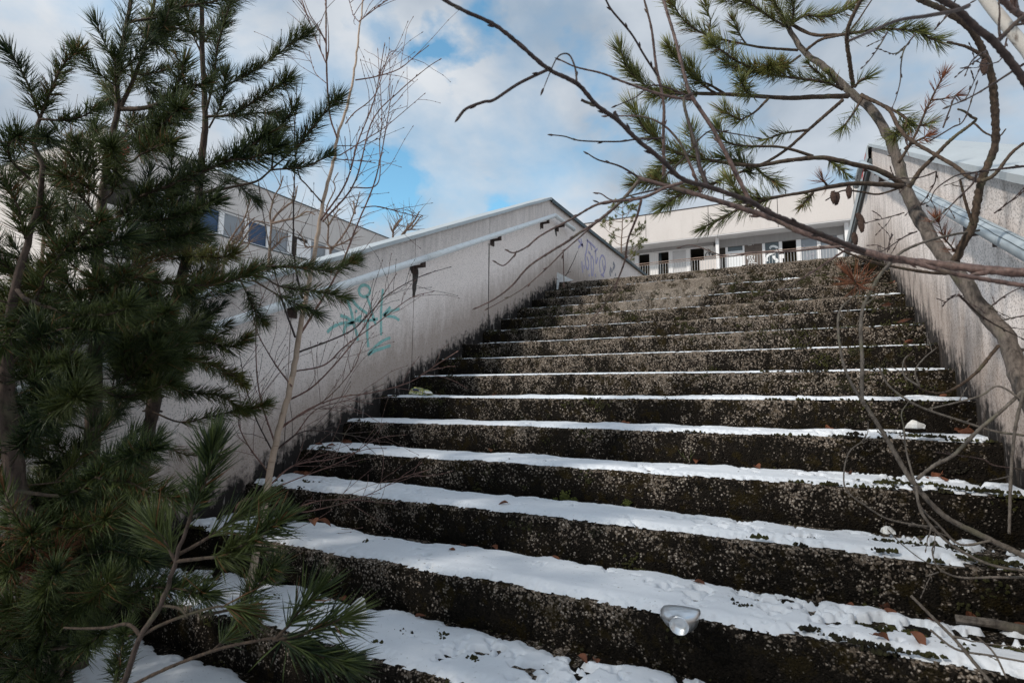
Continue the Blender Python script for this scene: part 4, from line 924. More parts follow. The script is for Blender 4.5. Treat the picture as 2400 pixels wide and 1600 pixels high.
# --- bent pine on the right
pf = '2440,985 2397,906 2361,798 2297,719 2246,642 2195,578 2144,489 2119,433 2106,383 2081,319 2040,255 1989,212 1943,166 1884,120 1851,69 1815,13 1795,-60'
Qf = px3(pf, 1.62, 2.35)
base = np.array([3.27, -1.75, 0]); base[2] = math.floor(base[1]/T)*RS
bent = Tree('pine_tree', base, 'bent pine whose bare trunk arches over the brown streaked stair wall', 'pine tree')
bent.trunk([base-np.array([0, 0, .05]), base+np.array([.0, .01, .22])]+list(Qf), [.031, .030, .029, .028, .027, .0255, .0235, .021, .018, .015, .012, .0085, .005], M_PBARKR, n=14, rough=.09, knots=46)
RN = dict(dens=12, ln=.066, width=.00092)
shoots(bent, [
    ('1870,118 1790,112 1750,105 1690,92 1640,75 1600,45 1575,5', 2.2, 2.1, dict(nd=dict(s0=.42), subs=[(px3('1748,103 1732,79 1720,50', 2.15, 2.1), dict(s0=.2, s1=1)), (px3('1660,82 1665,50 1655,15', 2.15, 2.1), dict(s0=.1, s1=1))])),
    ('1851,69 1830,30 1800,-20', 2.25, 2.2, dict(nd=dict(dens=19))),
    ('1840,62 1800,38 1765,14 1705,-6', 2.22, 2.1, dict(nd=dict(s0=.1, dens=19))),
    ('1851,60 1885,38 1937,38 1989,20 2020,-5', 2.22, 2.2, dict(nd=dict(s0=.15, up=.3, dens=19))),
    ('1850,65 1860,30 1850,-30', 2.2, 2.1, dict(nd=dict(dens=20))),
    ('1845,52 1900,80 1950,82 1984,81 2019,74 2081,68 2152,74', 2.22, 1.9, dict(nd=dict(s0=.45, up=.5), r=(.007, .003))),
    ('2152,74 2175,88 2195,95', 1.9, 1.88),
    ('1889,118 1922,94 1960,85 1984,80', 2.2, 2.05, dict(nd=dict(dens=0), r=(.006, .004))),
    ('1989,225 1900,228 1850,230 1780,226 1700,221 1620,219 1560,214 1515,203 1482,165', 2.1, 2.0, dict(nd=dict(s0=.68, dens=20), r=(.0095, .004))),
    ('1600,219 1565,222 1535,226', 2.0, 1.95, dict(nd=dict(dens=12))),
    ('1500,190 1470,160 1455,120', 2.0, 1.95, dict(nd=dict(dens=19))),
    ('1800,229 1760,222 1745,210 1738,190', 2.05, 1.85, dict(nd=dict(s0=.5, dens=20, ang=(.5, 1.3)))),
    ('1680,221 1660,208 1625,180 1592,145 1570,112', 2.05, 1.95, dict(nd=dict(s0=.3, dens=19))),
    ('1700,221 1665,200 1640,190 1622,160', 2.05, 2.0, dict(nd=dict(s0=.3))),
    ('1875,131 1844,152 1820,156 1800,158', 2.18, 1.95, dict(nmat=M_NEEDY, nd=dict(s0=.5, dens=34, ang=(.5, 1.45)))),
    ('1975,210 1937,193 1885,186 1834,179 1790,172', 2.1, 2.0, dict(nd=dict(s0=.1, up=.5, dens=9), r=(.0055, .003))),
    ('1790,172 1730,145 1696,122 1670,105', 2.0, 1.95, dict(nd=dict(dens=19))),
    ('1782,170 1740,165 1710,150', 2.0, 2.0, dict(nd=dict(dens=13))),
    ('1930,180 1905,160 1895,150', 2.1, 2.05, dict(nd=dict(dens=9, ln=.045))), ('1965,200 1950,180 1945,172', 2.1, 2.05, dict(nd=dict(dens=9, ln=.045))),
    ('1975,235 1900,300 1850,345 1800,378 1740,402 1680,425', 2.05, 1.95, dict(nd=dict(dens=0), r=(.007, .004))),
    ('1895,305 1840,312 1800,325', 2.0, 1.95, dict(nd=dict(s0=.4, dens=8))),
    ('2119,433 2060,400 2000,385 1930,370 1850,376 1770,388 1680,378 1610,365 1560,345 1525,300', 1.9, 1.85, dict(nd=dict(s0=.72, dens=20), r=(.009, .004))),
    ('1545,330 1510,300 1488,262', 1.86, 1.82, dict(nd=dict(dens=17, ln=.078))),
    ('1640,372 1625,345 1618,310', 1.87, 1.84, dict(nd=dict(dens=13))),
    ('1905,366 1830,345 1740,342 1700,330 1680,300', 1.9, 1.85, dict(nd=dict(s0=.55, dens=13))),
    ('1740,400 1760,402 1735,380 1700,370', 1.93, 1.88, dict(nd=dict(dens=19))), ('1770,390 1790,410 1815,425', 1.92, 1.9, dict(nd=dict(dens=12))),
    ('1735,280 1715,272 1700,262', 1.95, 1.93, dict(nd=dict(dens=19))), ('1800,232 1770,262 1735,282', 2.0, 1.95, dict(nd=dict(dens=7, s0=.5))),
    ('1940,372 1965,392 1980,405', 1.9, 1.88, dict(nd=dict(dens=12, ln=.05))),
    ('2119,437 2060,432 2000,430 1950,437 1890,450 1830,460 1760,476', 1.88, 1.8, dict(nd=dict(s0=.86, dens=12), r=(.0085, .004))),
    ('1800,468 1760,462 1730,455 1715,430', 1.82, 1.8, dict(nd=dict(dens=19))),
    ('1690,425 1630,440 1590,450 1545,420', 1.9, 1.85, dict(nd=dict(dens=19))), ('1620,445 1580,465 1560,480', 1.86, 1.84, dict(nd=dict(dens=19))),
    ('1560,400 1530,425 1490,430', 1.86, 1.84, dict(nd=dict(dens=19))), ('1600,380 1560,385 1540,400', 1.86, 1.85, dict(nd=dict(dens=19))),
    ('1770,480 1735,488 1700,508 1655,530', 1.8, 1.75, dict(nd=dict(s0=.1, dens=10))),
    ('1905,452 1890,470 1880,480', 1.85, 1.83, dict(nd=dict(dens=12, ln=.045), nmat=M_NEEDY)),
    ('1940,438 1935,430 1930,425', 1.86, 1.84, dict(nmat=M_NEEDD, nd=dict(dens=10, ln=.05, ang=(.6, 1.3)))),
    ('2000,205 1992,150 1985,80 2005,25 2030,-20', 2.08, 1.9, dict(nd=dict(dens=0), r=(.0075, .006))),
    ('1985,80 2010,50 2030,20 2050,-10', 2.0, 1.95, dict(nd=dict(dens=0), r=(.003, .002))),
    ('2003,205 2015,190 2030,182', 2.05, 2.0, dict(nd=dict(dens=9, ln=.06))),
    ('2017,222 2055,240 2106,265 2127,281', 2.05, 1.95, dict(nd=dict(s0=.7, dens=19), r=(.0065, .004))),
    ('2127,281 2120,300 2100,315', 1.95, 1.92, dict(nd=dict(dens=20))), ('2127,281 2150,295 2175,290', 1.95, 1.92, dict(nd=dict(dens=10))),
    ('2022,228 2000,265 1975,300', 2.05, 2.0, dict(nd=dict(dens=6, s0=.3))),
    ('2106,383 2144,319 2170,260 2193,212 2213,176', 1.9, 1.8, dict(nmat=M_NEEDD, nd=dict(s0=.55, dens=5, ln=.045), r=(.005, .002))),
    ('2120,350 2140,335 2170,320', 1.9, 1.85, dict(nmat=M_NEEDD, nd=dict(dens=9, ln=.055, ang=(.6, 1.3)))),
    ('2180,235 2210,232 2240,225', 1.82, 1.8, dict(nmat=M_NEEDD, nd=dict(s0=.3, dens=4, ln=.04), r=(.003, .0015))),
    ('2017,224 2080,255 2106,298 2131,326 2182,357 2239,390 2270,415 2300,425', 2.0, 1.62, dict(nd=dict(dens=0), r=(.006, .006))),
    ('2239,612 2262,560 2280,527 2300,425 2318,380 2333,332 2330,230 2317,153 2285,83 2259,55 2208,22 2151,-2', 1.72, 1.45, dict(nd=dict(dens=0), r=(.0115, .007))),
    ('2130,440 2157,400 2195,362 2233,324 2285,284 2278,275 2262,262 2245,256', 1.85, 1.7, dict(nd=dict(dens=0), r=(.0075, .003))),
    ('2285,290 2310,312 2340,320 2358,302', 1.7, 1.65, dict(nd=dict(dens=0), r=(.003, .002))),
    ('2280,527 2262,470 2250,420', 1.68, 1.66, dict(nd=dict(dens=0), r=(.005, .003))),
    ('2300,425 2330,410 2370,360 2400,335', 1.6, 1.55, dict(nd=dict(dens=0), r=(.006, .004))),
    ('2119,437 2060,455 2020,450 1975,447 1935,470', 1.88, 1.85, dict(nd=dict(dens=0), r=(.004, .002))),
    ('2307,134 2270,112 2220,98', 1.5, 1.48, dict(nd=dict(dens=0), r=(.005, .0025))),
    ('2246,640 2190,640 2110,628 2040,612 1980,590 1925,560', 1.72, 1.7, dict(nd=dict(dens=0), r=(.0055, .0025))),
    ('2340,810 2280,880 2210,920 2150,905 2120,850 2138,825', 1.62, 1.55, dict(nd=dict(dens=0), r=(.005, .002))),
    ('2250,600 2215,560 2200,520', 1.72, 1.7, dict(nmat=M_NEEDD, nd=dict(dens=5, ln=.05), r=(.003, .0015))),
], M_TWIGP, M_NEEDR, RN, (.005, .0028))
def cone(p, d, l, parent):
    b = MB(); d = np.array(d, float); d /= np.linalg.norm(d); a = np.cross(d, (.2, .9, .3)); a /= np.linalg.norm(a); c = np.cross(d, a)
    Q = [p+d*l*f for f in np.linspace(0, 1, 9)]; b.tube(Q, [l*q for q in (.08, .15, .20, .22, .215, .20, .18, .13, .05)], 8, .06)
    for i in range(60):
        f = (i+.5)/60; an = i*2.4; r = l*np.interp(f, [0, .3, 1], [.11, .21, .09]); o = a*math.cos(an)+c*math.sin(an); q = p+d*l*f+o*r
        b.tube([q-o*l*.03, q+o*l*.035+d*l*.03], [l*.055, l*.02], 4)
    return b.build('cone', M_CONE, parent)
for px_, py_, d_, v in ((1952, 448, 1.83, (.05, 0, -1)), (1962, 450, 1.83, (-.1, .1, -1)), (1989, 436, 1.85, (0, 0, -1)), (2008, 500, 1.84, (.5, 0, -1)), (2016, 515, 1.83, (.1, 0, -1)), (2001, 545, 1.83, (.1, .1, -1)), (2305, 140, 1.5, (0, 0, -1))):
    cone(at(px_, py_, d_), v, .042, bent.o)

# --- leaning birch whose red branch crosses the view
base = np.array([3.12, -2.35, 0]); base[2] = math.floor(base[1]/T)*RS
lb = Tree('birch_tree', base, 'leaning birch with a reddish branch stretching across the upper stairs', 'birch tree')
t0 = at(2470, 660, .95)
lb.trunk([base-np.array([0, 0, .05]), base+np.array([.01, .02, .4]), t0+np.array([.03, .0, -.12]), t0+np.array([.04, .01, .1]), at(2480, 420, 1.0), at(2440, 180, 1.02), at(2374, 79, 1.03), at(2342, 38, 1.04), at(2300, -10, 1.05), at(2250, -80, 1.06)], [.019, .018, .0175, .017, .015, .012, .0108, .0104, .010, .0095], M_BIRCHW, n=14, rough=.04)
def lbr(s_, d0, d1, r0, r1, mat, tw=None, buds=5): lb.bough(px3(s_, d0, d1), r0, r1, mat, twigs=tw, buds=buds, rough=.05, n=8)
lbr('2480,648 2400,640 2259,627 2150,614 2081,604 1979,576 1876,543 1816,514 1696,475 1593,444 1496,417', .95, 1.3, .0086, .0044, M_RTWIG, None, 6)
lbr('2025,589 1927,550 1800,497 1758,472 1658,437 1600,420 1548,372 1493,327 1448,282 1400,248 1352,196 1285,162 1216,103 1158,58 1089,26 1041,0 1000,-30', 1.08, .80, .0052, .0026, M_DTWIG, None, 16)
lbr('1285,163 1216,196 1158,234 1134,239 1093,255 1072,279', .90, .86, .0026, .0022, M_DTWIG, None, 5)
lbr('1352,196 1348,160 1335,130 1318,127 1303,140 1285,180 1272,213', .93, .95, .0018, .0006, M_DTWIG, None, 2)
lbr('1448,282 1440,262', .98, .98, .003, .003, M_DTWIG, None, 1); lbr('1400,248 1375,240 1362,234', .96, .96, .0024, .0024, M_DTWIG, None, 1)
lbr('1758,472 1675,310 1620,224 1603,172 1582,90 1555,0 1545,-40', 1.13, 1.2, .0046, .0028, M_RTWIG, None, 7)
lbr('1620,234 1558,224 1472,196 1410,172 1352,158 1307,138', 1.18, 1.15, .003, .0014, M_RTWIG, None, 5)
lbr('1658,437 1640,390 1631,344 1603,241 1620,220', 1.1, 1.15, .0044, .0028, M_DTWIG, None, 4)
lbr('1556,412 1555,310 1555,241 1538,155 1527,69 1510,0 1500,-40', 1.27, 1.2, .004, .002, M_RTWIG, None, 7)
lbr('1541,178 1510,130 1480,80 1435,26 1420,0 1405,-30', 1.21, 1.1, .0022, .0018, M_DTWIG, None, 5); pass
lbr('1493,413 1451,389 1403,375 1374,358', 1.3, 1.3, .0026, .0014, M_DTWIG, None, 3)
lbr('1555,324 1489,327 1448,332 1362,330 1324,320 1290,316', 1.22, 1.15, .0022, .0012, M_DTWIG, None, 5)
lbr('1644,451 1615,380 1593,334 1558,296 1513,275 1455,272 1417,272', 1.15, 1.15, .0032, .0012, M_RTWIG, None, 5)
lbr('1550,420 1603,370 1640,325 1670,305 1700,310 1780,324', 1.2, 1.15, .0024, .001, M_DTWIG, None, 4)
lbr('1620,232 1590,215 1530,200 1490,228 1440,250', 1.18, 1.2, .002, .001, M_DTWIG, None, 3)
lbr('1603,427 1560,440 1500,465 1407,477 1338,514 1269,551 1234,579 1205,592 1187,587', 1.12, 1.3, .0036, .0016, M_RTWIG, None, 7)
lbr('1212,588 1200,605 1180,622 1160,614', 1.3, 1.32, .0016, .0014, M_RTWIG, None, 2)
lbr('1500,420 1458,469 1407,514 1355,548 1331,565 1245,620 1200,669 1160,700 1112,724', 1.3, 1.4, .0042, .0016, M_RTWIG, None, 7)
lbr('1400,520 1360,555 1320,590 1280,630 1220,680 1140,725', 1.36, 1.45, .002, .001, M_RTWIG, None, 6)
lbr('1500,462 1440,470 1410,455 1398,452', 1.28, 1.28, .002, .0014, M_RTWIG, None, 3); lbr('1560,440 1480,458 1420,478 1396,472', 1.28, 1.28, .0022, .0014, M_DTWIG, None, 2)
lbr('1503,469 1493,507 1472,562 1465,607 1455,638 1434,686 1393,744 1348,793', 1.25, 1.5, .003, .0009, M_RTWIG, None, 5)
lbr('1320,590 1321,630 1322,668', 1.4, 1.42, .0016, .0009, M_RTWIG, None, 2)
lbr('1980,577 1920,582 1840,590 1760,592 1700,600 1625,575 1590,580', 1.1, 1.35, .0026, .001, M_RTWIG, None, 5)
lbr('1990,580 1900,640 1830,680 1770,700', 1.1, 1.4, .0022, .0008, M_RTWIG, None, 4)
lbr('2100,604 2230,640 2340,660 2420,672', 1.0, .96, .004, .004, M_RTWIG, None, 2)
# dark bough and a reddish fork high at the corner
lbr('2475,330 2400,189 2333,102 2291,68 2247,25 2208,0 2170,-25', .92, .86, .0060, .0048, M_DTWIG, None, 3)
lbr('2270,14 2240,25 2170,38 2100,50 1990,96', .74, .66, .0028, .0016, M_DTWIG, None, 0)
lbr('2460,120 2400,45 2370,20 2342,-8', 1.05, 1.0, .0062, .005, M_RTWIG, (4, .12), 3)
lbr('2385,30 2378,0 2375,-20', 1.02, 1.0, .004, .0035, M_RTWIG, None, 0)
lbr('2333,102 2360,75 2385,50 2410,30', .95, .95, .004, .003, M_DTWIG, (2, .1), 2)
lbr('2400,150 2330,195 2270,230 2218,252', .98, 1.0, .0022, .001, M_DTWIG, None, 5)
for s_ in ('2190,70 2230,30 2280,5', '2360,90 2345,140 2310,150 2290,145', '2300,135 2270,155 2240,180', '2310,120 2280,140 2262,176', '2080,75 2060,110 2035,145 2020,160', '2145,80 2120,115 2112,150 2110,190 2100,230 2090,255',
           '2120,115 2100,125 2085,126', '2210,300 2225,260 2240,225 2260,235 2295,165', '2180,330 2230,300 2260,280 2290,195', '2330,500 2370,470 2400,440'):
    lbr(s_, 1.4, 1.35, .002, .0009, M_DTWIG, (1, .05), 5)
for s_, r0 in (('2420,388 2380,392 2330,398 2280,405 2240,412 2195,442 2180,470 2165,478', .0035), ('2195,402 2160,415 2130,418 2090,420', .002), ('2290,405 2280,430 2250,460 2220,490 2185,520', .0028),
    ('2195,402 2190,430 2172,460 2160,478', .0018), ('2150,542 2120,555 2075,585 2060,590', .002), ('2080,590 2085,565 2092,552', .0016), ('2120,498 2080,510 2030,522', .0016), ('2246,690 2300,740 2350,770 2400,795', .003),
    ('2320,720 2360,690 2400,670', .0022), ('2240,690 2220,705 2212,715', .0018), ('2400,1100 2330,1090 2300,1075 2200,1060', .0022), ('2400,740 2370,745 2350,750', .0018)):
    lbr(s_, 1.45, 1.5, r0, .001, M_DTWIG, (2, .06), 4)

# --- dry bush at the lower right
base = np.array([3.22, -1.98, 0]); base[2] = math.floor(base[1]/T)*RS
dry = Tree('dry_bush', base, 'bare grey looping branches hanging over the snowy steps by the brown wall', 'bush')
dry.trunk([base-np.array([0, 0, .04]), base+np.array([.0, .01, .12]), at(2480, 1340, 1.35), at(2430, 1312, 1.35)], [.010, .009, .008, .0075], M_GTWIG, n=8)
for s_, d0, d1, r0, r1 in (('2440,1315 2400,1302 2325,1266 2213,1208 2146,1137 2115,1092 2079,1029 2027,947', 1.35, 1.5, .0075, .0050), ('2027,947 1997,901 1974,842 1964,766 1969,727 1989,704 2022,679', 1.5, 1.62, .0042, .0024),
    ('2027,947 2020,926 2021,842 2017,778 2022,722 2038,689 2063,643 2089,615 2116,589 2170,566 2234,550 2295,540', 1.5, 1.7, .0052, .0035), ('2148,1123 2190,1090 2236,1065 2294,1007 2350,960 2420,895', 1.44, 1.35, .0045, .004),
    ('2146,1137 2125,1060 2118,1000 2113,968 2130,940', 1.42, 1.5, .0028, .0012), ('2130,1230 2200,1235 2150,1230 2080,1215 2030,1185 1985,1150 1978,1108 1990,1060 2020,1035 2040,1022', 1.4, 1.5, .0028, .0016),
    ('2325,1266 2250,1275 2200,1230 2160,1190 2140,1140', 1.35, 1.42, .0034, .0018), ('2146,1137 2160,1200 2210,1260 2270,1300 2330,1325 2420,1340', 1.4, 1.3, .0034, .003), ('2420,1352 2330,1352 2250,1352 2200,1330 2185,1290 2195,1270', 1.32, 1.4, .0034, .0016),
    ('2200,1340 2170,1350', 1.38, 1.4, .0018, .0012), ('2135,1395 2190,1450 2240,1500 2290,1560 2340,1620', 1.3, 1.2, .003, .004), ('2180,1475 2240,1520 2320,1535 2400,1550', 1.28, 1.2, .0026, .002), ('2290,1490 2330,1530 2360,1590', 1.24, 1.2, .002, .002),
    ('2060,860 2085,905 2150,950 2250,985 2330,1010 2400,1020', 1.55, 1.4, .0028, .003), ('2155,905 2145,870 2165,840 2195,815', 1.5, 1.55, .0026, .0012), ('2155,905 2120,880 2118,845 2138,825', 1.5, 1.56, .0026, .0012),
    ('2170,960 2290,930 2340,905 2400,940', 1.45, 1.35, .002, .0025), ('2400,915 2380,1000 2370,1100 2365,1250', 1.3, 1.3, .0036, .003), ('2080,1240 2120,1280 2180,1320 2260,1330', 1.38, 1.35, .0014, .001), ('1700,1480 1760,1500 2080,1490 2150,1560', 1.5, 1.3, .0001, .0001)):
    if r0 < .0005: continue
    dry.bough(px3(s_, d0, d1), r0, r1, M_GTWIG, twigs=(1, .06), rough=.06, n=7)

# --- dead red needle tuft on a hanging twig
dry.bough(px3('2022,679 2010,668 2000,655', 1.62, 1.6), .0022, .0018, M_TWIGP, nd=dict(dens=12, ln=.07, ang=(.7, 1.5)), nmat=M_NEEDD)

# --- little pine on the upper court
p0 = np.array(on(1457, 655, 1, 10.8)); p0[2] = 1.42
lp = Tree('pine_sapling', p0, 'sparse little pine standing on the upper court before the fascia', 'pine sapling')
q_top = on(1460, 478, 1, 10.8)
lp.trunk([p0, on(1456, 600, 1, 10.8), on(1458, 540, 1, 10.8), q_top], [.03, .024, .018, .008], M_OTWIG, n=8)
g = np.random.default_rng(4)
for py in (488, 505, 520, 540, 558, 575, 592, 610, 628):
    for sgn in (-1, 1):
        ln = np.interp(py, [480, 520, 560, 640], [.16, .42, .62, .5])*g.uniform(.7, 1.25); a = on(1457, py, 1, 10.8); az = g.uniform(-.6, .6)
        dv = np.array([sgn*math.cos(az), math.sin(az), g.uniform(.25, .75)]); dv /= np.linalg.norm(dv)
        K = [a, a+dv*ln*.55, a+dv*ln+np.array([0, 0, ln*.2])]; S = []
        for f in (.45, .6, .75, .9):
            q = K[0]+(K[2]-K[0])*f; v = dv*.4+g.normal(0, .5, 3); v[2] += .5; v /= np.linalg.norm(v); S.append((np.array([q, q+v*ln*.12, q+v*ln*.3]), dict(s0=.4, s1=1.)))
        lp.bough(K, .010, .005, M_OTWIG, nd=dict(dens=3.0, ln=.085, s0=.78, width=.0040, ang=(.4, 1.3)), nmat=M_NEEDR, subs=S)

# --- knobbly bare shrubs behind the graffiti wall
def shrub(label, o, sc_, lines, d, r0):
    q = P(lines[0])[0]; base = at(o[0]+q[0]/sc_, o[1]+q[1]/sc_, d); gb = base.copy(); gb[2] = float(ground_z(np.array(gb[0]), np.array(gb[1])))
    t = Tree('bare_shrub', gb, label, 'shrub', 'bare shrubs behind the stair wall')
    t.trunk([gb-np.array([0, 0, .1]), (gb+base)/2+np.array([.05, 0, 0]), base], [r0*1.5, r0*1.25, r0*1.1], M_OTWIG, n=8)
    for i, ln in enumerate(lines):
        pts = [(o[0]+x/sc_, o[1]+y/sc_) for x, y in P(ln)]
        t.bough(rough_line(px3(pts, d, d+RNG.uniform(-.4, .4)), .015), r0*.85, r0*.35, M_OTWIG, twigs=(9, .32), rough=.22, n=7)
O3 = (480, 420)
shrub('knobbly bare shrub before the dark blue window, behind the sloping wall', O3, 5.113, ['770,950 790,700 795,540 770,450 830,240 900,90 940,-40', '795,540 900,440 1000,340 1080,240 1110,80', '795,530 920,490 1100,490 1220,430 1320,425', '780,860 900,770 960,710 1030,680'], 6.2, .017)
shrub('knobbly bare shrub at the needle tips beside the grey windows', O3, 5.113, ['200,1150 260,830 380,600 440,540 490,400 560,200', '260,830 400,720 520,610 600,460', '80,1100 300,950 520,600 620,540 770,525', '300,860 330,780 460,640', '230,980 500,800 540,700'], 6.0, .016)
shrub('knobbly bare shrub right of the birch stem, behind the sloping coping', O3, 5.113, ['1515,950 1500,830 1480,760 1490,540 1470,330 1530,120 1540,0 1600,-80', '1490,540 1560,430 1620,350', '1510,860 1700,600 1800,400 1860,150', '1510,820 1700,740 1840,620', '1500,830 1300,820 1230,820 1180,720 1100,620', '1800,410 1780,260'], 6.6, .015)
shrub('stubby bare shrub top poking over the coping right of the birch', (700, 0), 2.904, ['640,1640 660,1540 690,1490', '700,1600 740,1555 780,1540 820,1490 845,1475', '740,1555 790,1500 820,1440', '650,1560 690,1490 700,1470', '720,1590 750,1520'], 6.6, .015)
shrub('tangle of bare stems against the lit end wall at the frame edge', (0, 0), 2.904, ['300,1560 330,1450 250,1300 140,1180 60,1050', '330,1450 440,1200 500,1000 440,880', '560,1120 500,1010 470,900', '100,1500 60,1300 20,1150', '260,1300 200,1200 60,1150'], 4.2, .011)

# ------------------------------------------------------------------ litter on the steps
def crumple(p, sx_, sy2, sz_, mat, name, label, cat, seed, n=7, tilt=0):
    g = np.random.default_rng(seed); v = []; f = []
    for i in range(n):
        for j in range(n):
            u, w = i/(n-1)-.5, j/(n-1)-.5; h = (1-min(1, (abs(u)*1.7)**2+(abs(w)*1.7)**2))
            v.append((p[0]+u*sx_+g.normal(0, sx_*.04), p[1]+w*sy2+g.normal(0, sy2*.05), p[2]+max(0, h)*sz_*g.uniform(.55, 1.2)+.002))
    f = [(i*n+j, (i+1)*n+j, (i+1)*n+j+1, i*n+j+1) for i in range(n-1) for j in range(n-1)]
    b = MB(); b.add(v, f); o = b.build(name, mat); o['label'] = label; o['category'] = cat
    sm = o.modifiers.new('thickness', 'SOLIDIFY'); sm.thickness = .003
    return o
def tread(px, py, k, dz=.02): return on(px, py, 2, k*RS+dz)
def upright(pxs, y, mat, name, label, cat, th=.004, lean=.06):
    pts = [on(px, py, 1, y) for px, py in pxs]; z0 = min(q[2] for q in pts)
    fr = [q+np.array([0, (q[2]-z0)*lean*5*.2, 0]) for q in pts]; n = len(fr)
    b = MB(); b.add(fr+[q+np.array([0, th, 0]) for q in fr], [tuple(range(n)), tuple(range(2*n-1, n-1, -1))]+[(i, n+i, n+(i+1) % n, (i+1) % n) for i in range(n)])
    o = b.build(name, mat); o['label'] = label; o['category'] = cat; return o
pp = tread(838, 1455, -5, .02)
def fold(rows, mat, name, label, cat):
    rows = [[r[0], ((r[0][0]+r[1][0])/2+RNG.uniform(-3, 3), (r[0][1]+r[1][1])/2+RNG.uniform(-2, 2), (r[0][2]+r[1][2])/2+RNG.uniform(-.02, .02)), r[1], ((r[2][0]+r[1][0])/2+RNG.uniform(-3, 3), (r[2][1]+r[1][1])/2+RNG.uniform(-2, 2), (r[2][2]+r[1][2])/2+RNG.uniform(-.02, .02)), r[2]] for r in rows]
    v = np.array([on(px, py, 1, y) for r in rows for px, py, y in r]); n = len(rows[0]); m2 = len(rows)
    b = MB(); b.add(v, [(i*n+j, i*n+j+1, (i+1)*n+j+1, (i+1)*n+j) for i in range(m2-1) for j in range(n-1)]); o = b.build(name, mat); o['label'] = label; o['category'] = cat
    sm = o.modifiers.new('thickness', 'SOLIDIFY'); sm.thickness = .003; return o
yq = tread(838, 1458, -5, .01)[1]
fold([[(800, 1466, yq-.02), (825, 1468, yq-.035), (856, 1466, yq-.01)], [(808, 1440, yq), (830, 1438, yq-.03), (860, 1442, yq+.005)], [(822, 1418, yq+.02), (838, 1415, yq-.01), (858, 1425, yq+.02)], [(838, 1402, yq+.03), (848, 1396, yq+.015), (855, 1402, yq+.03)]], M_PAPER, 'paper_scrap', 'torn white paper scrap standing in the snow beside the pine twigs', 'paper')
fold([[(1226, 717, 7*T+.05), (1245, 719, 7*T+.03), (1256, 715, 7*T+.06)], [(1230, 708, 7*T+.10), (1244, 706, 7*T+.07), (1256, 708, 7*T+.11)], [(1240, 703, 7*T+.16), (1248, 701, 7*T+.14), (1254, 704, 7*T+.17)]], M_PAPER, 'paper_scrap', 'crumpled white paper on a high step against the pale wall', 'paper')
fold([[(2120, 1002, -T+.20), (2150, 1003, -T+.19), (2168, 1003, -T+.2)], [(2126, 992, -T+.25), (2150, 990, -T+.23), (2170, 996, -T+.25)], [(2136, 984, -T+.29), (2148, 986, -T+.27), (2164, 992, -T+.29)]], M_PAPER, 'paper_scrap', 'folded white card on the snow near the brown wall', 'paper')
fold([[(2064, 1244, -3*T+.2), (2080, 1250, -3*T+.19), (2100, 1250, -3*T+.2)], [(2066, 1236, -3*T+.24), (2080, 1236, -3*T+.22), (2098, 1244, -3*T+.24)], [(2076, 1231, -3*T+.27), (2086, 1232, -3*T+.26), (2092, 1238, -3*T+.27)]], M_PAPER, 'paper_scrap', 'small cream paper scrap under the hanging grey twigs', 'paper')
lw = fold([[(958, 922, T*.12), (985, 924, T*.10), (1016, 924, T*.12)], [(962, 912, T*.3), (985, 914, T*.24), (1012, 918, T*.3)], [(972, 906, T*.42), (986, 908, T*.38), (1002, 912, T*.42)]], M_GREEND, 'food_wrapper', 'crushed yellow and green wrapper at the wall end of a step', 'wrapper')
MB().add([on(966, 915, 1, T*.22), on(980, 917, 1, T*.20), on(982, 912, 1, T*.22), on(970, 910, 1, T*.25)], [(0, 1, 2, 3)]).build('blue_print', M_GLASSB, lw)
MB().add([on(995, 921, 1, T*.09), on(1014, 922, 1, T*.09), on(1010, 917, 1, T*.2), on(996, 915, 1, T*.2)], [(0, 1, 2, 3)]).build('white_flap', M_PAPER, lw)
fold([[(1176, 768, 5*T+.05), (1186, 770, 5*T+.03), (1198, 768, 5*T+.06)], [(1178, 760, 5*T+.09), (1187, 761, 5*T+.06), (1197, 760, 5*T+.10)], [(1183, 754, 5*T+.12), (1188, 753, 5*T+.1), (1193, 755, 5*T+.13)]], M_GLASSG, 'plastic_cup', 'squashed clear plastic cup in the mossy corner of a step', 'cup')
# white board behind the top step
upright([(1304, 678), (1304, 637), (1344, 656.5), (1326, 659.5), (1310, 661), (1308, 678)], 9*T-.008, M_WPAINT, 'white_board', 'white triangular board wedged at the wall end of the top step', 'board')
# can
cp = tread(1597, 1448, -4, .034); can = thing('drink_can', cp, 'crushed silver drink can lying on the edge of a snowy step', 'can')
ax = np.array([.05, -.97, -.15]); ax /= np.linalg.norm(ax); u = np.cross(ax, (0, 0, 1)); u /= np.linalg.norm(u); w2 = np.cross(u, ax)
def ring(c_, ru, rw, jit, n=22):
    ru, rw = ru*.98, rw*1.02
    return np.array([c_+u*math.cos(a)*ru*(1+jit*math.sin(3*a+1.2))+w2*math.sin(a)*rw*(1+jit*math.cos(2*a)) for a in np.linspace(0, 2*np.pi, n, endpoint=False)])
secs = [ring(cp+ax*-.055, .030, .008, .1), ring(cp+ax*-.046, .049, .014, .2), ring(cp+ax*-.02, .054, .020, .18), ring(cp+ax*.010, .050, .0225, .14), ring(cp+ax*.028, .040, .0235, .07), ring(cp+ax*.038, .027, .0235, .02), ring(cp+ax*.041, .0255, .0245, .0), ring(cp+ax*.040, .0235, .0225, .0), ring(cp+ax*.028, .0205, .0185, .0), ring(cp+ax*.026, .012, .011, 0), ring(cp+ax*.029, .002, .002, 0)]
MB().sweep(secs).build('can_body', M_ALU, can, smooth=True)
b = MB(); rg = ring(cp+ax*.0415, .0245, .0235, 0, 24); b.tube(list(rg)+[rg[0]], .0018, 6); b.build('can_rim', M_ALU, can, smooth=True)
b = MB(); 
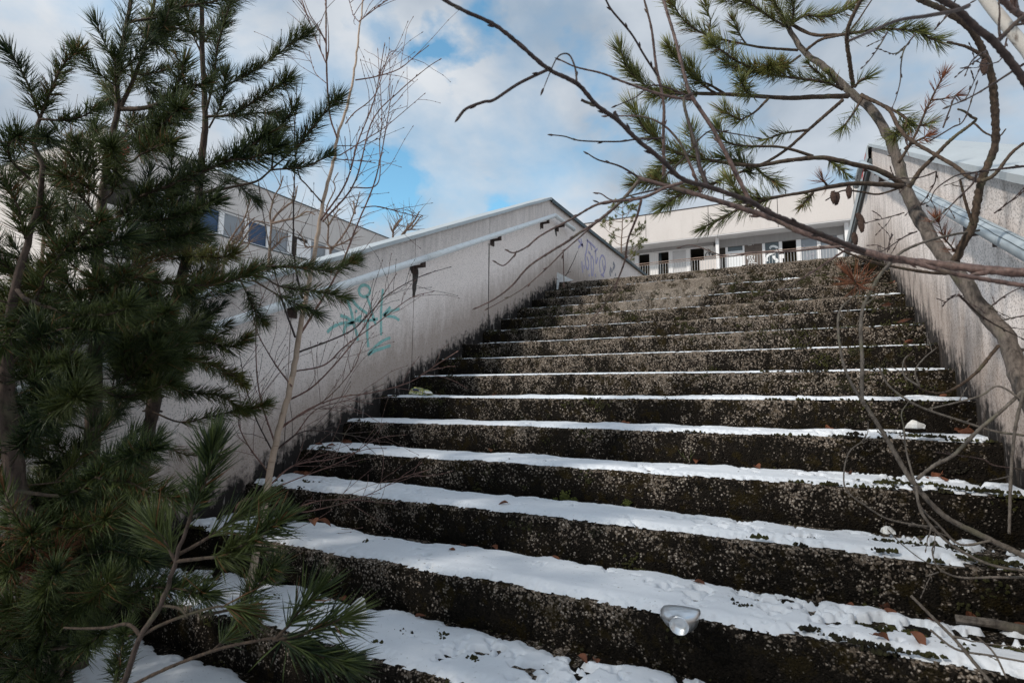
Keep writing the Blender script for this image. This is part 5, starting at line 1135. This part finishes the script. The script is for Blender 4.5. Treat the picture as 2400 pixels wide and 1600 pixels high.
for a in (.45, .62, .8): q = cp+ax*.002+u*math.cos(a)*.0445+w2*math.sin(a)*.0175; b.tube([q, q+ax*.010+u*.002], .0013, 4)
b.build('print_mark', M_BLKPAINT, can)
upright([(598, 1372), (600, 1362), (640, 1352), (655, 1362), (640, 1376)], -4*T-.05, M_BLKPAINT, 'plastic_shard', 'black plastic shard in the snow below the birch stem', 'shard', th=.03)
pbd = tread(2330, 1452, -4, .02)
b = MB(); b.tube([tread(2240, 1452, -4, .02), tread(2330, 1462, -4, .025), tread(2410, 1478, -4, .02)], .012, 7, .25); o = b.build('rotten_stick', M_GTWIG); o['label'] = 'rotten pale stick lying in the snow at the brown wall'; o['category'] = 'stick'

def leaf_mesh(seed):
    g = np.random.default_rng(seed); L_, n, m3 = 1.0, 7, 5; v = []; cu = g.uniform(.5, 1.6)
    for i in range(n):
        t_ = i/(n-1); hw = .32*math.sin(math.pi*min(1, t_*.93+.05))**.8+.01
        for j in range(m3):
            s_ = j/(m3-1)*2-1; v.append((t_-.5, s_*hw*(1+.12*g.normal()), abs(s_)**1.4*hw*cu*.7+.25*math.sin(t_*3+seed)*.4+g.normal(0, .015)))
    b = MB(); b.add(v, [(i*m3+j, (i+1)*m3+j, (i+1)*m3+j+1, i*m3+j+1) for i in range(n-1) for j in range(m3-1)])
    b.tube([(-.5, 0, .0), (-.62, .02, .04), (-.75, .05, .02)], [.02, .015, .012], 4); me = b.mesh('fallen_leaf'); me.materials.append(M_LEAF); return me
LM = [leaf_mesh(i) for i in range(6)]
LP = [(1640, 1368, -4, .05), (1158, 1283, -4, .05), (1085, 1278, -4, .05), (1110, 1280, -4, .045), (1300, 1310, -4, .05), (1365, 1545, -5, .05), (1395, 1550, -5, .04), (985, 1445, -5, .05), (805, 1402, -5, .05), (1470, 1565, -5, .04),
      (2245, 1008, -1, .07), (2265, 1015, -1, .06), (2280, 1006, -1, .08), (2200, 1118, -2, .065), (2210, 1122, -2, .05), (2180, 1120, -2, .045), (1940, 1002, -1, .05), (1990, 1110, -2, .04), (1776, 1095, -2, .04),
      (2075, 1425, -4, .055), (2090, 1437, -4, .05), (2190, 1452, -4, .06), (2275, 1445, -4, .06), (2150, 1500, -4, .06), (2065, 1495, -4, .05), (1990, 1420, -4, .04), (2390, 1470, -4, .06),
      (760, 1032, -2, .055), (790, 1035, -2, .055), (815, 1040, -2, .06), (830, 1030, -2, .05), (775, 1045, -2, .05), (735, 1040, -2, .05), (700, 1105, -3, .05), (680, 1108, -3, .05), (720, 1112, -3, .05), (735, 1225, -3, .045), (760, 1226, -3, .05),
      (1255, 928, 0, .05), (1480, 990, -1, .04), (1470, 990, -1, .035), (1148, 1056, -2, .035), (1640, 1080, -2, .045), (1180, 1180, -3, .04), (2140, 930, 0, .05), (2330, 1010, -1, .06), (2050, 940, 0, .04), (1060, 1290, -4, .04)]
LEAVES = []
for i, (px_, py_, k, s_) in enumerate(LP):
    if k <= -4: s_ *= .78
    p = tread(px_, py_, k, .022); p[1] = min(p[1], (k+1)*T-.02)
    p[0] = min(max(p[0], .05), W-.05); o = link('fallen_leaf', LM[i % 6], None); o.location = p; o.scale = (s_, s_, s_); o.rotation_euler = (RNG.uniform(-.5, .5), RNG.uniform(-.4, .4), RNG.uniform(0, 6.28))
    o['category'] = 'leaf'; o['group'] = 'dead leaves on the steps'; LEAVES.append((k, p[0], o))
for (px_, py_, k, s_) in ((2092, 663, 5, .06), (2078, 716, 4, .08), (2117, 752, 3, .07), (2130, 802, 2, .06)):
    o = link('fallen_leaf', LM[k % 6], None); o.location = on(px_, py_, 1, k*T+.10); o.scale = (s_, s_, s_*.7); o.rotation_euler = (.3, .2, k)
    o['category'] = 'leaf'; o['group'] = 'red leaves by the brown wall'
    o['label'] = 'rusty red dead leaf by the brown wall, %s counting down from the top' % {5: 'first', 4: 'second', 3: 'third', 2: 'fourth'}[k]
ORD = 'first second third fourth fifth sixth seventh eighth ninth tenth eleventh twelfth thirteenth fourteenth fifteenth sixteenth'.split()
WHERE = {-5: 'the step below the drink can', -4: 'the step of the drink can', -3: 'the next step above the drink can', -2: 'the second step above the drink can', -1: 'the third step above the drink can', 0: 'the fourth step above the drink can'}
for k in WHERE:
    for i, (_, _, o) in enumerate(sorted([q for q in LEAVES if q[0] == k], key=lambda q: q[1])):
        o['label'] = '%s brown dead leaf from the pale wall on %s' % (ORD[i], WHERE[k])
# upright twig growing at the top step
tw = MB(); tw.tube(px3('1312,666 1318,655 1330,640 1345,610 1354,588', 7.0, 7.0), [.006, .006, .005, .004, .003], 6, .1); tw.tube(px3('1314,662 1308,655 1302,652', 7.0, 7.0), [.004, .004, .003], 5); tw.tube(px3('1330,640 1338,636', 7.0, 7.0), [.004, .003], 5)
o = tw.build('seedling_twig', M_DTWIG, smooth=True); o['label'] = 'thin bare twig sprouting beside the white board on the top step'; o['category'] = 'twig'
# grass blades in the step joint
gb_ = MB(); 
for px_, py_, tx, ty in ((1612, 1080, 1588, 1052), (1612, 1080, 1600, 1060), (1620, 1080, 1622, 1050), (1616, 1080, 1628, 1060)): gb_.tube(spline([on(px_, py_, 1, -T-.02), on((px_+tx)/2-2, (py_+ty)/2, 1, -T-.04), on(tx, ty, 1, -T-.03)], 6), np.linspace(.0016, .0006, 6), 4)
o = gb_.build('grass_tuft', M_NEEDR); o['label'] = 'few thin grass blades in a step joint'; o['category'] = 'grass'
# writing on the white end of the handrail pipe
b = MB()
for pts in ('2004,412 2003.4,420', '2004.2,408 2004,409', '2011,411 2008,412.5 2010.5,416 2009.5,419 2007,420'):
    q = [on(x, y, 0, xq-.0275) for x, y in P(pts)]; b.tube(spline(q, 7), .0035, 5)
b.build('lettering', M_BLKPAINT, hr2)
# unseen tall pines added below the viewpoint to shade the lower steps
def shade_pine(x, y, h, label, seed):
    g = np.random.default_rng(seed); t = thing('pine_tree', (x, y, -2.0), label, 'pine tree', 'unseen pines added for shade')
    MB().tube(spline([(x, y, -2.1), (x+.1, y, h*.4), (x, y+.1, h-2)], 12), np.linspace(.14, .02, 12), 9, .1).build('trunk', M_PBARK, t, smooth=True)
    wood = MB(); V = []; F = []
    for i in range(46):
        f = g.uniform(.25, .98); z = -2+h*f; az = g.uniform(0, 6.283); l = (1.05-f)*h*.28+.3; d = np.array([math.cos(az), math.sin(az), .25]); p = np.array([x, y, z])
        wood.tube(spline([p, p+d*l*.5, p+d*l+np.array([0, 0, .15*l])], 6), np.linspace(.03, .008, 6), 5)
        for _ in range(int(60+l*70)):
            q = p+d*l*g.uniform(.25, 1.05)+g.normal(0, .14, 3); v = d+g.normal(0, .8, 3); v /= np.linalg.norm(v); w3 = np.cross(v, g.normal(size=3)); w3 /= np.linalg.norm(w3)
            n0 = len(V); V += [q-w3*.012, q+w3*.012, q+v*.16]; F.append((n0, n0+1, n0+2))
    wood.build('branch', M_PBARK, t); b = MB(); b.add(V, F); b.build('needles', M_NEEDR, t, kind='stuff')
shade_pine(-2.3, -9.3, 8.8, 'unseen tall pine added for shade below the stairs, the one nearer the pale flank wall', 31)
shade_pine(-.5, -9.9, 8.6, 'unseen tall pine added for shade below the stairs, the one farther from the pale flank wall', 33)
shade_pine(-4.4, -8.2, 9.0, 'unseen tall pine added for shade below the stairs, beyond the pale flank wall', 34)
